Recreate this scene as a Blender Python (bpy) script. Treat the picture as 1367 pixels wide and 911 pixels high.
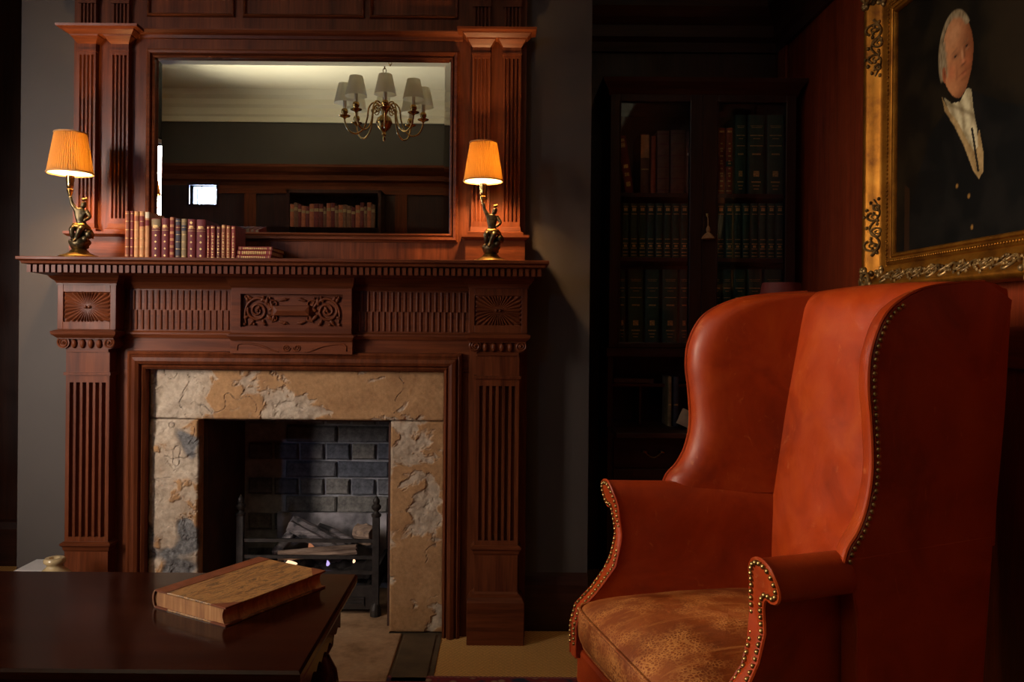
import bpy, math, random
from mathutils import Vector, Matrix, noise
random.seed(7)
PI = math.pi
for o in list(bpy.data.objects): bpy.data.objects.remove(o)
SC = bpy.context.scene
COL = SC.collection

# ------------------------------------------------------------------ camera, world, light
F = 1100.0; CX, CY = 672.0, 432.0; HC = 1.075; ROLL = 0.009
cam = bpy.data.cameras.new('camera'); camo = bpy.data.objects.new('camera', cam); COL.objects.link(camo)
cam.sensor_width = 36; cam.sensor_fit = 'HORIZONTAL'; cam.lens = 36*F/1367
cam.shift_x = (683.5-CX)/1367; cam.shift_y = -(455.5-CY)/1367; cam.clip_start = 0.02
camo.matrix_world = Matrix.Translation((0, 0, HC)) @ Matrix.Rotation(PI/2, 4, 'X') @ Matrix.Rotation(ROLL, 4, 'Z')
SC.camera = camo
vs = SC.view_settings
vs.view_transform = 'Standard'; vs.look = 'None'; vs.gamma = 1; vs.use_curve_mapping = False
vs.exposure = 0.0
W = bpy.data.worlds.new('world'); SC.world = W; W.use_nodes = True
W.node_tree.nodes['Background'].inputs[0].default_value = (0.60, 0.72, 0.95, 1)
W.node_tree.nodes['Background'].inputs[1].default_value = 0.8
def area(name, loc, rot, sx, sy, power, col):
    l = bpy.data.lights.new(name, 'AREA'); l.shape = 'RECTANGLE'; l.size = sx; l.size_y = sy; l.energy = power; l.color = col
    o = bpy.data.objects.new(name, l); COL.objects.link(o); o.location = loc; o.rotation_euler = rot
    return o
XL, XS, YST, XR, YB, YW, YA, ZC = -3.6, -2.4, 0.25, 1.20, -2.6, 2.90, 3.62, 3.38      # room planes; the left wall steps in to XS in front of YST
WIN = [(0.60, 1.90, 0.90, 2.75), (-1.95, -0.85, 0.90, 2.75)]   # y0 y1 z0 z1 on the left walls
a1 = area('daylight_window_front', (XS-0.17, 1.40, 1.75), (0, -PI/2+0.22, math.radians(5)), 1.60, 0.92, 15.0, (1.0, 0.83, 0.63)); a1.data.spread = math.radians(46)
a2 = area('added_fireplace_light', (XS-0.02, 1.05, 1.50), (0, -PI/2+0.24, math.radians(60)), 1.20, 0.42, 13, (1.0, 0.91, 0.83)); a2.data.spread = math.radians(62)  # second light added in the front window, steered towards the fireplace's left side
a3 = area('added_ceiling_uplight', (XL-0.17, -1.4, 1.83), (0, -PI/2-0.75, math.radians(10)), 1.80, 1.05, 44, (1.0, 0.94, 0.80)); a3.data.spread = math.radians(70)   # added light at the rear window, tilted up to brighten the ceiling
area('daylight_window_high', (-3.03, YB-0.16, 2.345), (PI/2, 0, 0), 0.26, 0.18, 40, (0.42, 0.60, 1.0))

# ------------------------------------------------------------------ pixel helper: a pixel and a depth give X, Z
def Q(px, py, Y):
    x = px + ROLL*(py-CY); y = py - ROLL*(px-CX)
    return ((x-CX)/F*Y, HC-(y-CY)/F*Y)
def QX(px, py, Y): return Q(px, py, Y)[0]
def QZ(px, py, Y): return Q(px, py, Y)[1]

# ------------------------------------------------------------------ materials
MATS = {}
class N:
    def __init__(s, name):
        m = bpy.data.materials.new(name); m.use_nodes = True; s.m = m; s.t = m.node_tree; s.n = s.t.nodes
        s.p = s.n['Principled BSDF']; MATS[name] = m
    def add(s, typ, **kw):
        n = s.n.new(typ)
        for k, v in kw.items(): setattr(n, k, v)
        return n
    def L(s, a, b): s.t.links.new(a, b)
    def coords(s, scale=(1, 1, 1), kind='Object', rot=(0, 0, 0)):
        tc = s.add('ShaderNodeTexCoord'); mp = s.add('ShaderNodeMapping')
        mp.inputs['Scale'].default_value = scale; mp.inputs['Rotation'].default_value = rot
        s.L(tc.outputs[kind], mp.inputs['Vector']); return mp.outputs[0]
    def noise(s, vec, scale, detail=4, rough=0.55, dist=0.0):
        n = s.add('ShaderNodeTexNoise'); n.inputs['Scale'].default_value = scale; n.inputs['Detail'].default_value = detail
        n.inputs['Roughness'].default_value = rough; n.inputs['Distortion'].default_value = dist
        if vec is not None: s.L(vec, n.inputs['Vector'])
        return n.outputs['Fac']
    def ramp(s, fac, stops):
        r = s.add('ShaderNodeValToRGB'); e = r.color_ramp.elements
        while len(e) < len(stops): e.new(0.5)
        for i, (p, c) in enumerate(stops):
            e[i].position = p; e[i].color = (c[0], c[1], c[2], 1) if not isinstance(c, (int, float)) else (c, c, c, 1)
        s.L(fac, r.inputs[0]); return r.outputs[0]
    def mix(s, fac, a, b, mode='MIX'):
        x = s.add('ShaderNodeMixRGB', blend_type=mode)
        for i, v in enumerate((fac, a, b)):
            if hasattr(v, 'is_linked'): s.L(v, x.inputs[i])
            elif isinstance(v, (int, float)): x.inputs[i].default_value = v
            else: x.inputs[i].default_value = (v[0], v[1], v[2], 1)
        return x.outputs[0]
    def math(s, op, a, b=0.0):
        x = s.add('ShaderNodeMath', operation=op)
        for i, v in enumerate((a, b)):
            if hasattr(v, 'is_linked'): s.L(v, x.inputs[i])
            else: x.inputs[i].default_value = v
        return x.outputs[0]
    def bump(s, h, strength=0.3, dist=0.004):
        b = s.add('ShaderNodeBump'); b.inputs['Strength'].default_value = strength; b.inputs['Distance'].default_value = dist
        s.L(h, b.inputs['Height']); s.L(b.outputs[0], s.p.inputs['Normal'])
    def col(s, c):
        if hasattr(c, 'is_linked'): s.L(c, s.p.inputs['Base Color'])
        else: s.p.inputs['Base Color'].default_value = (c[0], c[1], c[2], 1)
    def set(s, rough=0.5, metal=0.0, spec=0.5, coat=0.0):
        s.p.inputs['Roughness'].default_value = rough; s.p.inputs['Metallic'].default_value = metal
        s.p.inputs['Specular IOR Level'].default_value = spec
        if coat: s.p.inputs['Coat Weight'].default_value = coat; s.p.inputs['Coat Roughness'].default_value = 0.15
        return s.m
def plain(name, c, rough=0.5, metal=0.0, var=0.12, scale=14, bump=0.0, spec=0.5, rnd=0.0):
    n = N(name); v = n.coords()
    f = n.noise(v, scale)
    c0 = tuple(x*(1-var) for x in c); c1 = tuple(min(1, x*(1+var)) for x in c)
    cc = n.ramp(f, [(0.3, c0), (0.7, c1)])
    if rnd:
        oi = n.add('ShaderNodeObjectInfo'); k = n.ramp(oi.outputs['Random'], [(0, 1-rnd), (1, 1+rnd)])
        cc = n.mix(1.0, cc, k, 'MULTIPLY')
    n.col(cc)
    if bump: n.bump(n.noise(v, scale*6), bump, 0.002)
    return n.set(rough, metal, spec)
def wood(name, dark, light, axis, rough=0.32, scale=1.0, spec=0.5):
    n = N(name)
    k = {'x': (1.6, 26, 26), 'y': (26, 1.6, 26), 'z': (26, 26, 1.6)}[axis]
    v = n.coords(tuple(a*scale for a in k))
    f = n.noise(v, 1.0, 5, 0.6, 0.6)
    k2 = {'x': (9, 150, 150), 'y': (150, 9, 150), 'z': (150, 150, 9)}[axis]
    v2 = n.coords(tuple(a*scale for a in k2)); g = n.noise(v2, 1.0, 2, 0.6)
    c = n.ramp(f, [(0.28, dark), (0.72, light)])
    c = n.mix(0.45, c, n.ramp(g, [(0.35, 0.45), (0.6, 1.0)]), 'MULTIPLY')
    n.col(c)
    w = n.noise(n.coords((3, 3, 3)), 2.0, 3)
    r = n.ramp(w, [(0.3, rough*0.8), (0.7, min(1, rough*1.3))]); n.L(r, n.p.inputs['Roughness'])
    n.bump(g, 0.12, 0.001)
    n.p.inputs['Specular IOR Level'].default_value = spec
    return n.m
MAH_D, MAH_L = (0.068, 0.0150, 0.0052), (0.180, 0.046, 0.0150)
for ax in 'xyz': wood('mahogany_'+ax, MAH_D, MAH_L, ax, 0.38, spec=0.13)
for ax in 'xyz': wood('dark_wood_'+ax, (0.020, 0.006, 0.004), (0.055, 0.016, 0.009), ax, 0.36, spec=0.35)
for ax in 'xyz': wood('panel_wood_'+ax, (0.115, 0.015, 0.004), (0.225, 0.034, 0.009), ax, 0.5, spec=0.15)
wood('table_wood', (0.014, 0.0026, 0.0010), (0.036, 0.0078, 0.003), 'x', 0.14, spec=0.11)
plain('wall_paint', (0.062, 0.046, 0.036), 0.75, var=0.05, scale=5, bump=0.05)
plain('dark_paint', (0.062, 0.050, 0.036), 0.7, var=0.05, scale=4)
plain('cream_paint', (0.84, 0.78, 0.58), 0.7, var=0.03, scale=3)
plain('brass', (0.62, 0.40, 0.14), 0.22, 1.0, 0.15)
plain('old_brass', (0.30, 0.19, 0.07), 0.38, 1.0, 0.35, 40)
plain('bronze', (0.095, 0.068, 0.034), 0.42, 0.9, 0.8, 70)
plain('gilt_bronze', (0.26, 0.145, 0.035), 0.42, 1.0, 0.45, 60)
plain('iron', (0.045, 0.035, 0.030), 0.55, 0.6, 0.35, 40, 0.3)
plain('soot', (0.020, 0.013, 0.010), 0.9, 0, 0.4, 9, 0.4)
plain('soot_red', (0.055, 0.020, 0.012), 0.85, 0, 0.4, 9, 0.4)
plain('mortar', (0.26, 0.25, 0.26), 0.95, 0, 0.35, 30, 0.5)
plain('ash', (0.40, 0.37, 0.37), 0.95, 0, 0.35, 25, 0.6)
plain('fire_brick', (0.24, 0.21, 0.215), 0.95, 0, 0.9, 9, 0.6)
plain('paper', (0.62, 0.50, 0.34), 0.85, 0, 0.15, 30)
plain('old_paper', (0.36, 0.24, 0.14), 0.85, 0, 0.25, 60)
plain('gilt', (0.52, 0.31, 0.10), 0.45, 0.5, 0.5, 160)
n = N('shade_cream'); tl = n.add('ShaderNodeBsdfTranslucent'); df = n.add('ShaderNodeBsdfDiffuse'); mx = n.add('ShaderNodeMixShader')
tl.inputs[0].default_value = (0.97, 0.95, 0.78, 1); df.inputs[0].default_value = (0.94, 0.91, 0.72, 1); mx.inputs[0].default_value = 0.42
n.L(tl.outputs[0], mx.inputs[1]); n.L(df.outputs[0], mx.inputs[2]); n.L(mx.outputs[0], n.n['Material Output'].inputs[0])
plain('shade_red', (0.085, 0.004, 0.003), 0.75, 0, 0.1, 20)
plain('candle_white', (0.65, 0.60, 0.48), 0.6)
plain('stoneware', (0.50, 0.36, 0.18), 0.22, 0, 0.2, 12)
plain('white_wood', (0.62, 0.56, 0.52), 0.5, 0, 0.06, 10)
plain('tassel_cloth', (0.42, 0.22, 0.09), 0.9, 0, 0.25, 40)
for nm, c in dict(book_red=(0.19, 0.026, 0.020), book_oxblood=(0.13, 0.016, 0.016), book_tan=(0.46, 0.20, 0.075), book_rust=(0.26, 0.070, 0.030),
                  book_navy=(0.045, 0.036, 0.045), book_olive=(0.23, 0.15, 0.07), book_green=(0.022, 0.060, 0.030), book_brown=(0.120, 0.048, 0.024),
                  book_orange=(0.27, 0.048, 0.014), book_maroon=(0.10, 0.014, 0.012), book_calf=(0.15, 0.036, 0.012)).items():
    plain(nm, c, 0.6, 0, 0.25, 45, 0.15, spec=0.3, rnd=0.12)
# leather
def leather(name, stops, rough, worn=False):
    n = N(name); v = n.coords()
    a = n.noise(v, 5.5, 6, 0.62, 0.8); b = n.noise(v, 1.7, 3, 0.5)
    c = n.ramp(a, stops)
    c = n.mix(0.55, c, n.ramp(b, [(0.3, 0.55), (0.7, 1.0)]), 'MULTIPLY')
    vo = n.add('ShaderNodeTexVoronoi', feature='DISTANCE_TO_EDGE'); vo.inputs['Scale'].default_value = 130 if worn else 260
    n.L(n.coords((1, 1, 1)), vo.inputs['Vector'])
    sc = n.noise(n.coords((40, 12, 16), rot=(0.4, 0.3, 0.6)), 1.0, 4, 0.7, 1.0)
    c = n.mix(n.ramp(sc, [(0.62, 0.0), (0.74, 0.35)]), c, (0.50, 0.15, 0.045))
    if worn:
        pat = n.noise(v, 11, 4, 0.6); cr = n.ramp(vo.outputs['Distance'], [(0.02, 1.0), (0.22, 0.0)])
        m = n.math('MULTIPLY', cr, n.ramp(pat, [(0.42, 0.0), (0.6, 0.75)]))
        c = n.mix(m, c, (0.52, 0.22, 0.06))
        s = n.noise(n.coords((6, 60, 30), rot=(0, 0, 0.5)), 1.0, 3, 0.6)
        c = n.mix(n.ramp(s, [(0.56, 0.0), (0.70, 0.6)]), c, (0.36, 0.13, 0.032))
    n.col(c)
    h = n.mix(0.5, n.ramp(vo.outputs['Distance'], [(0, 0.0), (0.1, 1.0)]), n.noise(v, 24, 4))
    n.bump(h, 0.16, 0.0015)
    r = n.ramp(n.noise(v, 9, 4), [(0.3, rough*0.75), (0.7, min(1, rough*1.35))]); n.L(r, n.p.inputs['Roughness'])
    n.p.inputs['Specular IOR Level'].default_value = 0.30
    return n.m
leather('leather', [(0.25, (0.185, 0.017, 0.0022)), (0.5, (0.310, 0.033, 0.004)), (0.75, (0.40, 0.060, 0.008))], 0.38)
leather('leather_seat', [(0.25, (0.105, 0.021, 0.004)), (0.5, (0.215, 0.047, 0.008)), (0.75, (0.33, 0.090, 0.018))], 0.46, True)
# stone with a flake mask kept on the mesh
n = N('stone'); at = n.add('ShaderNodeVertexColor'); at.layer_name = 'flake'
sp = n.add('ShaderNodeSeparateColor'); n.L(at.outputs['Color'], sp.inputs[0])
v = n.coords(); f1 = n.noise(v, 11, 8, 0.72, 0.5); f2 = n.noise(v, 70, 5, 0.7)
c1 = n.ramp(f1, [(0.3, (0.31, 0.145, 0.052)), (0.7, (0.48, 0.255, 0.105))])
c2 = n.ramp(f1, [(0.3, (0.34, 0.245, 0.16)), (0.7, (0.60, 0.475, 0.35))])
c = n.mix(sp.outputs[0], c1, c2)
c = n.mix(sp.outputs[1], c, n.ramp(f2, [(0.35, (0.10, 0.088, 0.080)), (0.7, (0.22, 0.20, 0.185))]))
c = n.mix(0.55, c, n.ramp(f2, [(0.3, 0.45), (0.65, 1.05)]), 'MULTIPLY')
n.col(c); n.bump(n.mix(0.5, f1, f2), 0.8, 0.006); n.set(0.85)
n = N('hearth_stone'); v = n.coords(); f1 = n.noise(v, 8, 6, 0.65); f2 = n.noise(v, 55, 4)
c = n.ramp(f1, [(0.3, (0.30, 0.155, 0.070)), (0.5, (0.52, 0.30, 0.155)), (0.75, (0.62, 0.39, 0.22))])
oi = n.add('ShaderNodeObjectInfo')
n.col(n.mix(0.4, c, n.ramp(f2, [(0.3, 0.5), (0.65, 1.0)]), 'MULTIPLY')); n.bump(f2, 0.3, 0.002); n.set(0.75)
plain('hearth_dark', (0.105, 0.068, 0.036), 0.6, 0, 0.35, 10, 0.3)
# soot-dark bricks
n = N('brick_blue'); v = n.coords(); oi = n.add('ShaderNodeObjectInfo')
c = n.ramp(oi.outputs['Random'], [(0.0, (0.17, 0.15, 0.13)), (0.5, (0.12, 0.115, 0.125)), (1.0, (0.085, 0.088, 0.108))])
n.col(n.mix(0.8, c, n.ramp(n.noise(v, 40, 5, 0.7), [(0.35, 0.4), (0.7, 1.5)]), 'MULTIPLY')); n.bump(n.noise(v, 60, 4), 0.5, 0.003); n.set(0.9)
# herringbone carpet
n = N('herringbone'); tc = n.add('ShaderNodeTexCoord'); sx = n.add('ShaderNodeSeparateXYZ'); n.L(tc.outputs['Object'], sx.inputs[0])
u = n.math('MULTIPLY', sx.outputs[0], 1/0.052); tri = n.math('ABSOLUTE', n.math('SUBTRACT', n.math('FRACT', u), 0.5))
vv = n.math('ADD', n.math('MULTIPLY', sx.outputs[1], 1/0.0115), n.math('MULTIPLY', tri, 3.6))
st = n.math('ABSOLUTE', n.math('SUBTRACT', n.math('FRACT', vv), 0.5))
c = n.ramp(st, [(0.10, (0.46, 0.18, 0.034)), (0.30, (0.95, 0.52, 0.15))])
n.col(n.mix(0.4, c, n.ramp(n.noise(n.coords(), 130, 3), [(0.3, 0.5), (0.7, 1.0)]), 'MULTIPLY')); n.bump(st, 0.6, 0.004); n.set(0.95)
# red patterned rug
n = N('rug_red'); v = n.coords((16, 16, 16)); vo = n.add('ShaderNodeTexVoronoi'); n.L(v, vo.inputs['Vector']); vo.inputs['Scale'].default_value = 1.4
c = n.ramp(vo.outputs['Distance'], [(0.15, (0.35, 0.20, 0.12)), (0.3, (0.16, 0.012, 0.016)), (0.55, (0.22, 0.018, 0.02)), (0.8, (0.02, 0.02, 0.05))])
n.col(c); n.set(0.95)
plain('rug_fringe', (0.26, 0.07, 0.06), 0.95, 0, 0.6, 160)
# gilt frame
n = N('gold_leaf'); v = n.coords(); f = n.noise(v, 14, 6, 0.65)
n.col(n.ramp(f, [(0.3, (0.11, 0.032, 0.003)), (0.5, (0.25, 0.092, 0.008)), (0.75, (0.36, 0.150, 0.018))])); n.bump(n.noise(v, 120, 3), 0.15, 0.001)
n.set(0.48, 0.85)
n = N('gold_dark'); v = n.coords(); f = n.noise(v, 40, 5, 0.65)
n.col(n.ramp(f, [(0.35, (0.060, 0.032, 0.012)), (0.7, (0.42, 0.25, 0.085))])); n.set(0.42, 0.6)
# canvas painted through its own colours
n = N('oil_paint'); at = n.add('ShaderNodeVertexColor'); at.layer_name = 'paint'
v = n.coords(); n.col(n.mix(0.25, at.outputs['Color'], n.ramp(n.noise(v, 90, 4), [(0.3, 0.6), (0.7, 1.2)]), 'MULTIPLY')); n.bump(n.noise(v, 300, 2), 0.1, 0.0005); n.set(0.6, 0, 0.08)
# marbled cover / page edges
n = N('marbled'); v = n.coords((42, 9, 30), rot=(0, 0, 0.22)); f = n.noise(v, 1.2, 9, 0.76, 0.8)
n.col(n.ramp(f, [(0.30, (0.022, 0.010, 0.007)), (0.42, (0.17, 0.070, 0.022)), (0.50, (0.40, 0.20, 0.062)), (0.56, (0.06, 0.024, 0.012)), (0.66, (0.42, 0.22, 0.075))])); n.set(0.42)
n = N('page_edge'); v = n.coords((60, 60, 4)); f = n.noise(v, 1.3, 5, 0.7, 0.6)
n.col(n.ramp(f, [(0.3, (0.17, 0.060, 0.020)), (0.55, (0.36, 0.155, 0.052)), (0.75, (0.48, 0.25, 0.095))])); n.bump(n.noise(n.coords((4, 4, 400)), 1, 2), 0.3, 0.001); n.set(0.7)
# mirror, glass
n = N('mirror_silver'); n.col((0.90, 0.90, 0.86)); n.set(0.0, 1.0)
def glass(name, refl):
    n = N(name); tr = n.add('ShaderNodeBsdfTransparent'); gl = n.add('ShaderNodeBsdfGlossy'); gl.inputs['Roughness'].default_value = 0.02
    fr = n.add('ShaderNodeFresnel'); fr.inputs[0].default_value = refl
    mx = n.add('ShaderNodeMixShader'); n.L(fr.outputs[0], mx.inputs[0]); n.L(tr.outputs[0], mx.inputs[1]); n.L(gl.outputs[0], mx.inputs[2])
    n.L(mx.outputs[0], n.n['Material Output'].inputs[0]); return n.m
glass('pane_glass', 1.45)
# pleated silk shade that lets the bulb through
n = N('silk_shade'); tl = n.add('ShaderNodeBsdfTranslucent'); df = n.add('ShaderNodeBsdfDiffuse'); mx = n.add('ShaderNodeMixShader')
tl.inputs[0].default_value = (0.150, 0.070, 0.0085, 1); df.inputs[0].default_value = (0.60, 0.33, 0.11, 1); mx.inputs[0].default_value = 0.45
n.L(tl.outputs[0], mx.inputs[1]); n.L(df.outputs[0], mx.inputs[2]); n.L(mx.outputs[0], n.n['Material Output'].inputs[0])
n = N('shade_lining'); tl = n.add('ShaderNodeBsdfTranslucent'); df = n.add('ShaderNodeBsdfDiffuse'); mx = n.add('ShaderNodeMixShader')
tl.inputs[0].default_value = (0.95, 0.88, 0.70, 1); df.inputs[0].default_value = (0.85, 0.78, 0.60, 1); mx.inputs[0].default_value = 0.35
n.L(tl.outputs[0], mx.inputs[1]); n.L(df.outputs[0], mx.inputs[2]); n.L(mx.outputs[0], n.n['Material Output'].inputs[0])
def emit(name, c, s):
    n = N(name); n.p.inputs['Emission Color'].default_value = (*c, 1); n.p.inputs['Emission Strength'].default_value = s; n.col((0, 0, 0)); return n.m
emit('bulb_glow', (1.0, 0.62, 0.25), 10)
emit('flame_glow', (1.0, 0.62, 0.36), 1.6)
emit('flame_violet', (0.55, 0.42, 0.9), 1.1)
emit('ember_glow', (1.0, 0.36, 0.16), 0.35)
# burnt wood
n = N('charred'); v = n.coords((6, 30, 30)); f = n.noise(v, 1.2, 5, 0.7, 0.6); g = n.noise(n.coords(), 16, 4)
c = n.ramp(f, [(0.35, (0.035, 0.030, 0.032)), (0.55, (0.16, 0.13, 0.13)), (0.72, (0.42, 0.36, 0.34))])
n.col(n.mix(n.ramp(g, [(0.5, 0.0), (0.62, 1.0)]), c, (0.018, 0.015, 0.016))); n.bump(f, 0.8, 0.006); n.set(0.9)
n = N('split_wood'); v = n.coords((5, 40, 40)); f = n.noise(v, 1.2, 5, 0.7, 0.4)
n.col(n.ramp(f, [(0.3, (0.09, 0.055, 0.040)), (0.6, (0.34, 0.22, 0.15)), (0.8, (0.44, 0.32, 0.24))])); n.bump(f, 0.6, 0.004); n.set(0.85)
def M(k): return MATS[k]

# ------------------------------------------------------------------ mesh helpers
class MB:
    def __init__(s): s.v = []; s.f = []
    def add(s, vs_, fs):
        b = len(s.v); s.v += [tuple(p) for p in vs_]; s.f += [tuple(b+i for i in q) for q in fs]; return s
    def box(s, x0, x1, y0, y1, z0, z1):
        return s.add([(x0, y0, z0), (x1, y0, z0), (x1, y1, z0), (x0, y1, z0), (x0, y0, z1), (x1, y0, z1), (x1, y1, z1), (x0, y1, z1)],
                     [(0, 3, 2, 1), (4, 5, 6, 7), (0, 1, 5, 4), (1, 2, 6, 5), (2, 3, 7, 6), (3, 0, 4, 7)])
    def loft(s, rings, cap=True, closed=True):
        b = len(s.v); k = len(rings[0])
        for r in rings: s.v += [tuple(p) for p in r]
        m = k if closed else k-1
        for i in range(len(rings)-1):
            for j in range(m):
                a, c = b+i*k+j, b+i*k+(j+1) % k
                s.f.append((a, c, c+k, a+k))
        if cap:
            s.f.append(tuple(b+j for j in reversed(range(k)))); e = b+(len(rings)-1)*k; s.f.append(tuple(e+j for j in range(k)))
        return s
    def stack(s, levels):                      # (x0,x1,y0,y1,z) rectangles lofted upwards
        return s.loft([[(a, c, z), (b, c, z), (b, d, z), (a, d, z)] for a, b, c, d, z in levels])
    def lathe(s, prof, cx=0, cy=0, cz=0, seg=20, a0=0):
        return s.loft([[(cx+r*math.cos(a0+2*PI*j/seg), cy+r*math.sin(a0+2*PI*j/seg), cz+z) for j in range(seg)] for r, z in prof])
    def tube(s, pts, r, seg=8, cap=True):
        P = [Vector(p) for p in pts]; R = r if isinstance(r, (list, tuple)) else [r]*len(P)
        t0 = (P[1]-P[0]).normalized(); up = Vector((0, 0, 1)) if abs(t0.z) < 0.9 else Vector((1, 0, 0))
        n_ = t0.cross(up).normalized(); rings = []
        for i, p in enumerate(P):
            t = (P[min(i+1, len(P)-1)]-P[max(i-1, 0)]).normalized()
            n_ = (n_-t*n_.dot(t)); n_ = n_.normalized() if n_.length > 1e-6 else t.orthogonal().normalized()
            b_ = t.cross(n_)
            rings.append([p+(n_*math.cos(2*PI*j/seg)+b_*math.sin(2*PI*j/seg))*R[i] for j in range(seg)])
        return s.loft(rings, cap)
    def ball(s, c, rx, ry=None, rz=None, seg=10, rows=6):
        ry = rx if ry is None else ry; rz = rx if rz is None else rz
        rings = []
        for i in range(rows+1):
            a = -PI/2+PI*i/rows; q = max(math.cos(a), 0.02)
            rings.append([(c[0]+rx*q*math.cos(2*PI*j/seg), c[1]+ry*q*math.sin(2*PI*j/seg), c[2]+rz*math.sin(a)) for j in range(seg)])
        return s.loft(rings)
    def frame(s, a0, a1, b0, b1, prof, mp, open_bottom=False):
        # sweep prof (outward offset, height) round the rectangle; mp turns (a, b, h) into a point
        rings = []
        if open_bottom:
            for o, h in prof: rings.append([mp(a0-o, b0, h), mp(a0-o, b1+o, h), mp(a1+o, b1+o, h), mp(a1+o, b0, h)])
            return s.loft(rings, False, False)
        for o, h in prof: rings.append([mp(a0-o, b0-o, h), mp(a0-o, b1+o, h), mp(a1+o, b1+o, h), mp(a1+o, b0-o, h)])
        return s.loft(rings, False)
    def mesh(s, name, smooth=False, angle=None):
        me = bpy.data.meshes.new(name); me.from_pydata(s.v, [], s.f); me.validate()
        import bmesh
        bm = bmesh.new(); bm.from_mesh(me); bmesh.ops.recalc_face_normals(bm, faces=bm.faces); bm.to_mesh(me); bm.free()
        if smooth:
            for p in me.polygons: p.use_smooth = True
            if angle: me.set_sharp_from_angle(angle=math.radians(angle))
        return me
    def build(s, name, mat, parent=None, smooth=False, angle=40, bevel=0, local=False, kind=None, label=None):
        me = s.mesh(name, smooth, angle); me.materials.append(M(mat) if isinstance(mat, str) else mat)
        return link(name, me, parent, local, bevel, kind, label)
def link(name, me, parent=None, local=False, bevel=0, kind=None, label=None, loc=None):
    o = bpy.data.objects.new(name, me); COL.objects.link(o)
    if loc is not None: o.location = loc
    if parent is not None: attach(o, parent, local)
    if bevel:
        b = o.modifiers.new('bevel', 'BEVEL'); b.width = bevel; b.segments = 2; b.limit_method = 'ANGLE'; b.angle_limit = math.radians(35)
    if kind: o['kind'] = kind
    if label: o['label'] = label
    return o
def attach(o, parent, local=False):
    o.parent = parent
    if not local:
        T = Vector((0, 0, 0)); p = parent
        while p is not None: T += p.location; p = p.parent
        # parents in world coordinates carry only translations
        q = parent; tot = Vector((0, 0, 0))
        while q is not None: tot += q.location; tot += q.matrix_parent_inverse.translation; q = q.parent
        o.matrix_parent_inverse = Matrix.Translation(-tot)
def tag(o, label=None, cat=None, group=None, kind=None):
    if label: o['label'] = label
    if cat: o['category'] = cat
    if group: o['group'] = group
    if kind: o['kind'] = kind
    return o
def thing(name, label, cat, loc=(0, 0, 0), rotz=0, group=None):
    o = bpy.data.objects.new(name, None); COL.objects.link(o); o.empty_display_size = 0.05
    o.location = loc; o.rotation_euler = (0, 0, rotz); return tag(o, label, cat, group)
def struct(name, mb, mat, parent=None, **kw):
    o = mb.build(name, mat, parent, **kw)
    if parent is None: o['kind'] = 'structure'
    return o
def copy_tree(o, parent=None):
    c = o.copy(); COL.objects.link(c)
    if parent is not None: c.parent = parent
    for ch in list(o.children): copy_tree(ch, c)
    return c
def catmull(P, k=8):
    P = [Vector(p) for p in P]; out = []
    for i in range(len(P)-1):
        p0 = P[max(i-1, 0)]; p1 = P[i]; p2 = P[i+1]; p3 = P[min(i+2, len(P)-1)]
        for j in range(k):
            t = j/k
            out.append(0.5*((2*p1)+(p2-p0)*t+(2*p0-5*p1+4*p2-p3)*t*t+(3*p1-p0-3*p2+p3)*t**3))
    out.append(P[-1]); return out
def spiral(cx, cz, r0, r1, a0, turns, k=26):
    return [(cx+(r0+(r1-r0)*i/k)*math.cos(a0+turns*2*PI*i/k), cz+(r0+(r1-r0)*i/k)*math.sin(a0+turns*2*PI*i/k)) for i in range(k+1)]

# ================================================================== THE ROOM
OX0, OX1, OZ = -1.05, -0.385, 0.735             # fire opening
BX0, BX1 = -1.705, 0.303                        # chimney breast
struct('floor', MB().box(XL-0.2, XR+0.2, YB-0.2, YA+0.2, -0.1, 0), 'herringbone')
struct('ceiling', MB().box(XL-0.2, XR+0.2, YB-0.2, YA+0.2, ZC, ZC+0.1), 'cream_paint')
wb = MB(); wb.box(BX0, OX0, YW, YA, 0, ZC); wb.box(OX1, BX1, YW, YA, 0, ZC); wb.box(OX0, OX1, YW, YA, OZ, ZC); wb.box(OX0, OX1, 3.34, YA, 0, OZ)
wf = struct('wall_front', wb, 'wall_paint')
struct('wall_alcove_left', MB().box(XS-0.2, BX0, YA-0.02, YA+0.15, 0, ZC), 'dark_wood_z')
struct('wall_alcove_right', MB().box(BX1, XR+0.2, YA, YA+0.15, 0, ZC), 'dark_wood_z')
HW0, HW1, HZ0, HZ1 = -3.17, -2.90, 2.25, 2.44          # small high window in the back wall
struct('wall_back', MB().box(XL-0.2, HW0, YB-0.15, YB, 0, ZC).box(HW1, XR+0.2, YB-0.15, YB, 0, ZC).box(HW0, HW1, YB-0.15, YB, 0, HZ0).box(HW0, HW1, YB-0.15, YB, HZ1, ZC), 'dark_paint')
w3 = struct('window_3', MB().frame(HW0, HW1, HZ0, HZ1, [(0, YB-0.05), (0, YB+0.06), (0.02, YB+0.065), (0.02, YB+0.03)], lambda a, b, h: (a, h, b)), 'dark_wood_x')
MB().box(-3.09, -3.08, YB-0.06, YB-0.04, HZ0, HZ1).build('glazing_bar', 'dark_wood_z', w3)
MB().box(HW0, HW1, YB-0.07, YB-0.066, HZ0, HZ1).build('window_pane', 'pane_glass', w3)
def wall_x(name, x, y0, y1, w):
    a, b, c, d = w; m = MB()
    m.box(x-0.14, x, y0, a, 0, ZC).box(x-0.14, x, b, y1, 0, ZC).box(x-0.14, x, a, b, 0, c).box(x-0.14, x, a, b, d, ZC); struct(name, m, 'dark_paint')
wall_x('wall_left', XS, YST, YA, WIN[0]); wall_x('wall_left_rear', XL, YB, YST, WIN[1])
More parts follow.
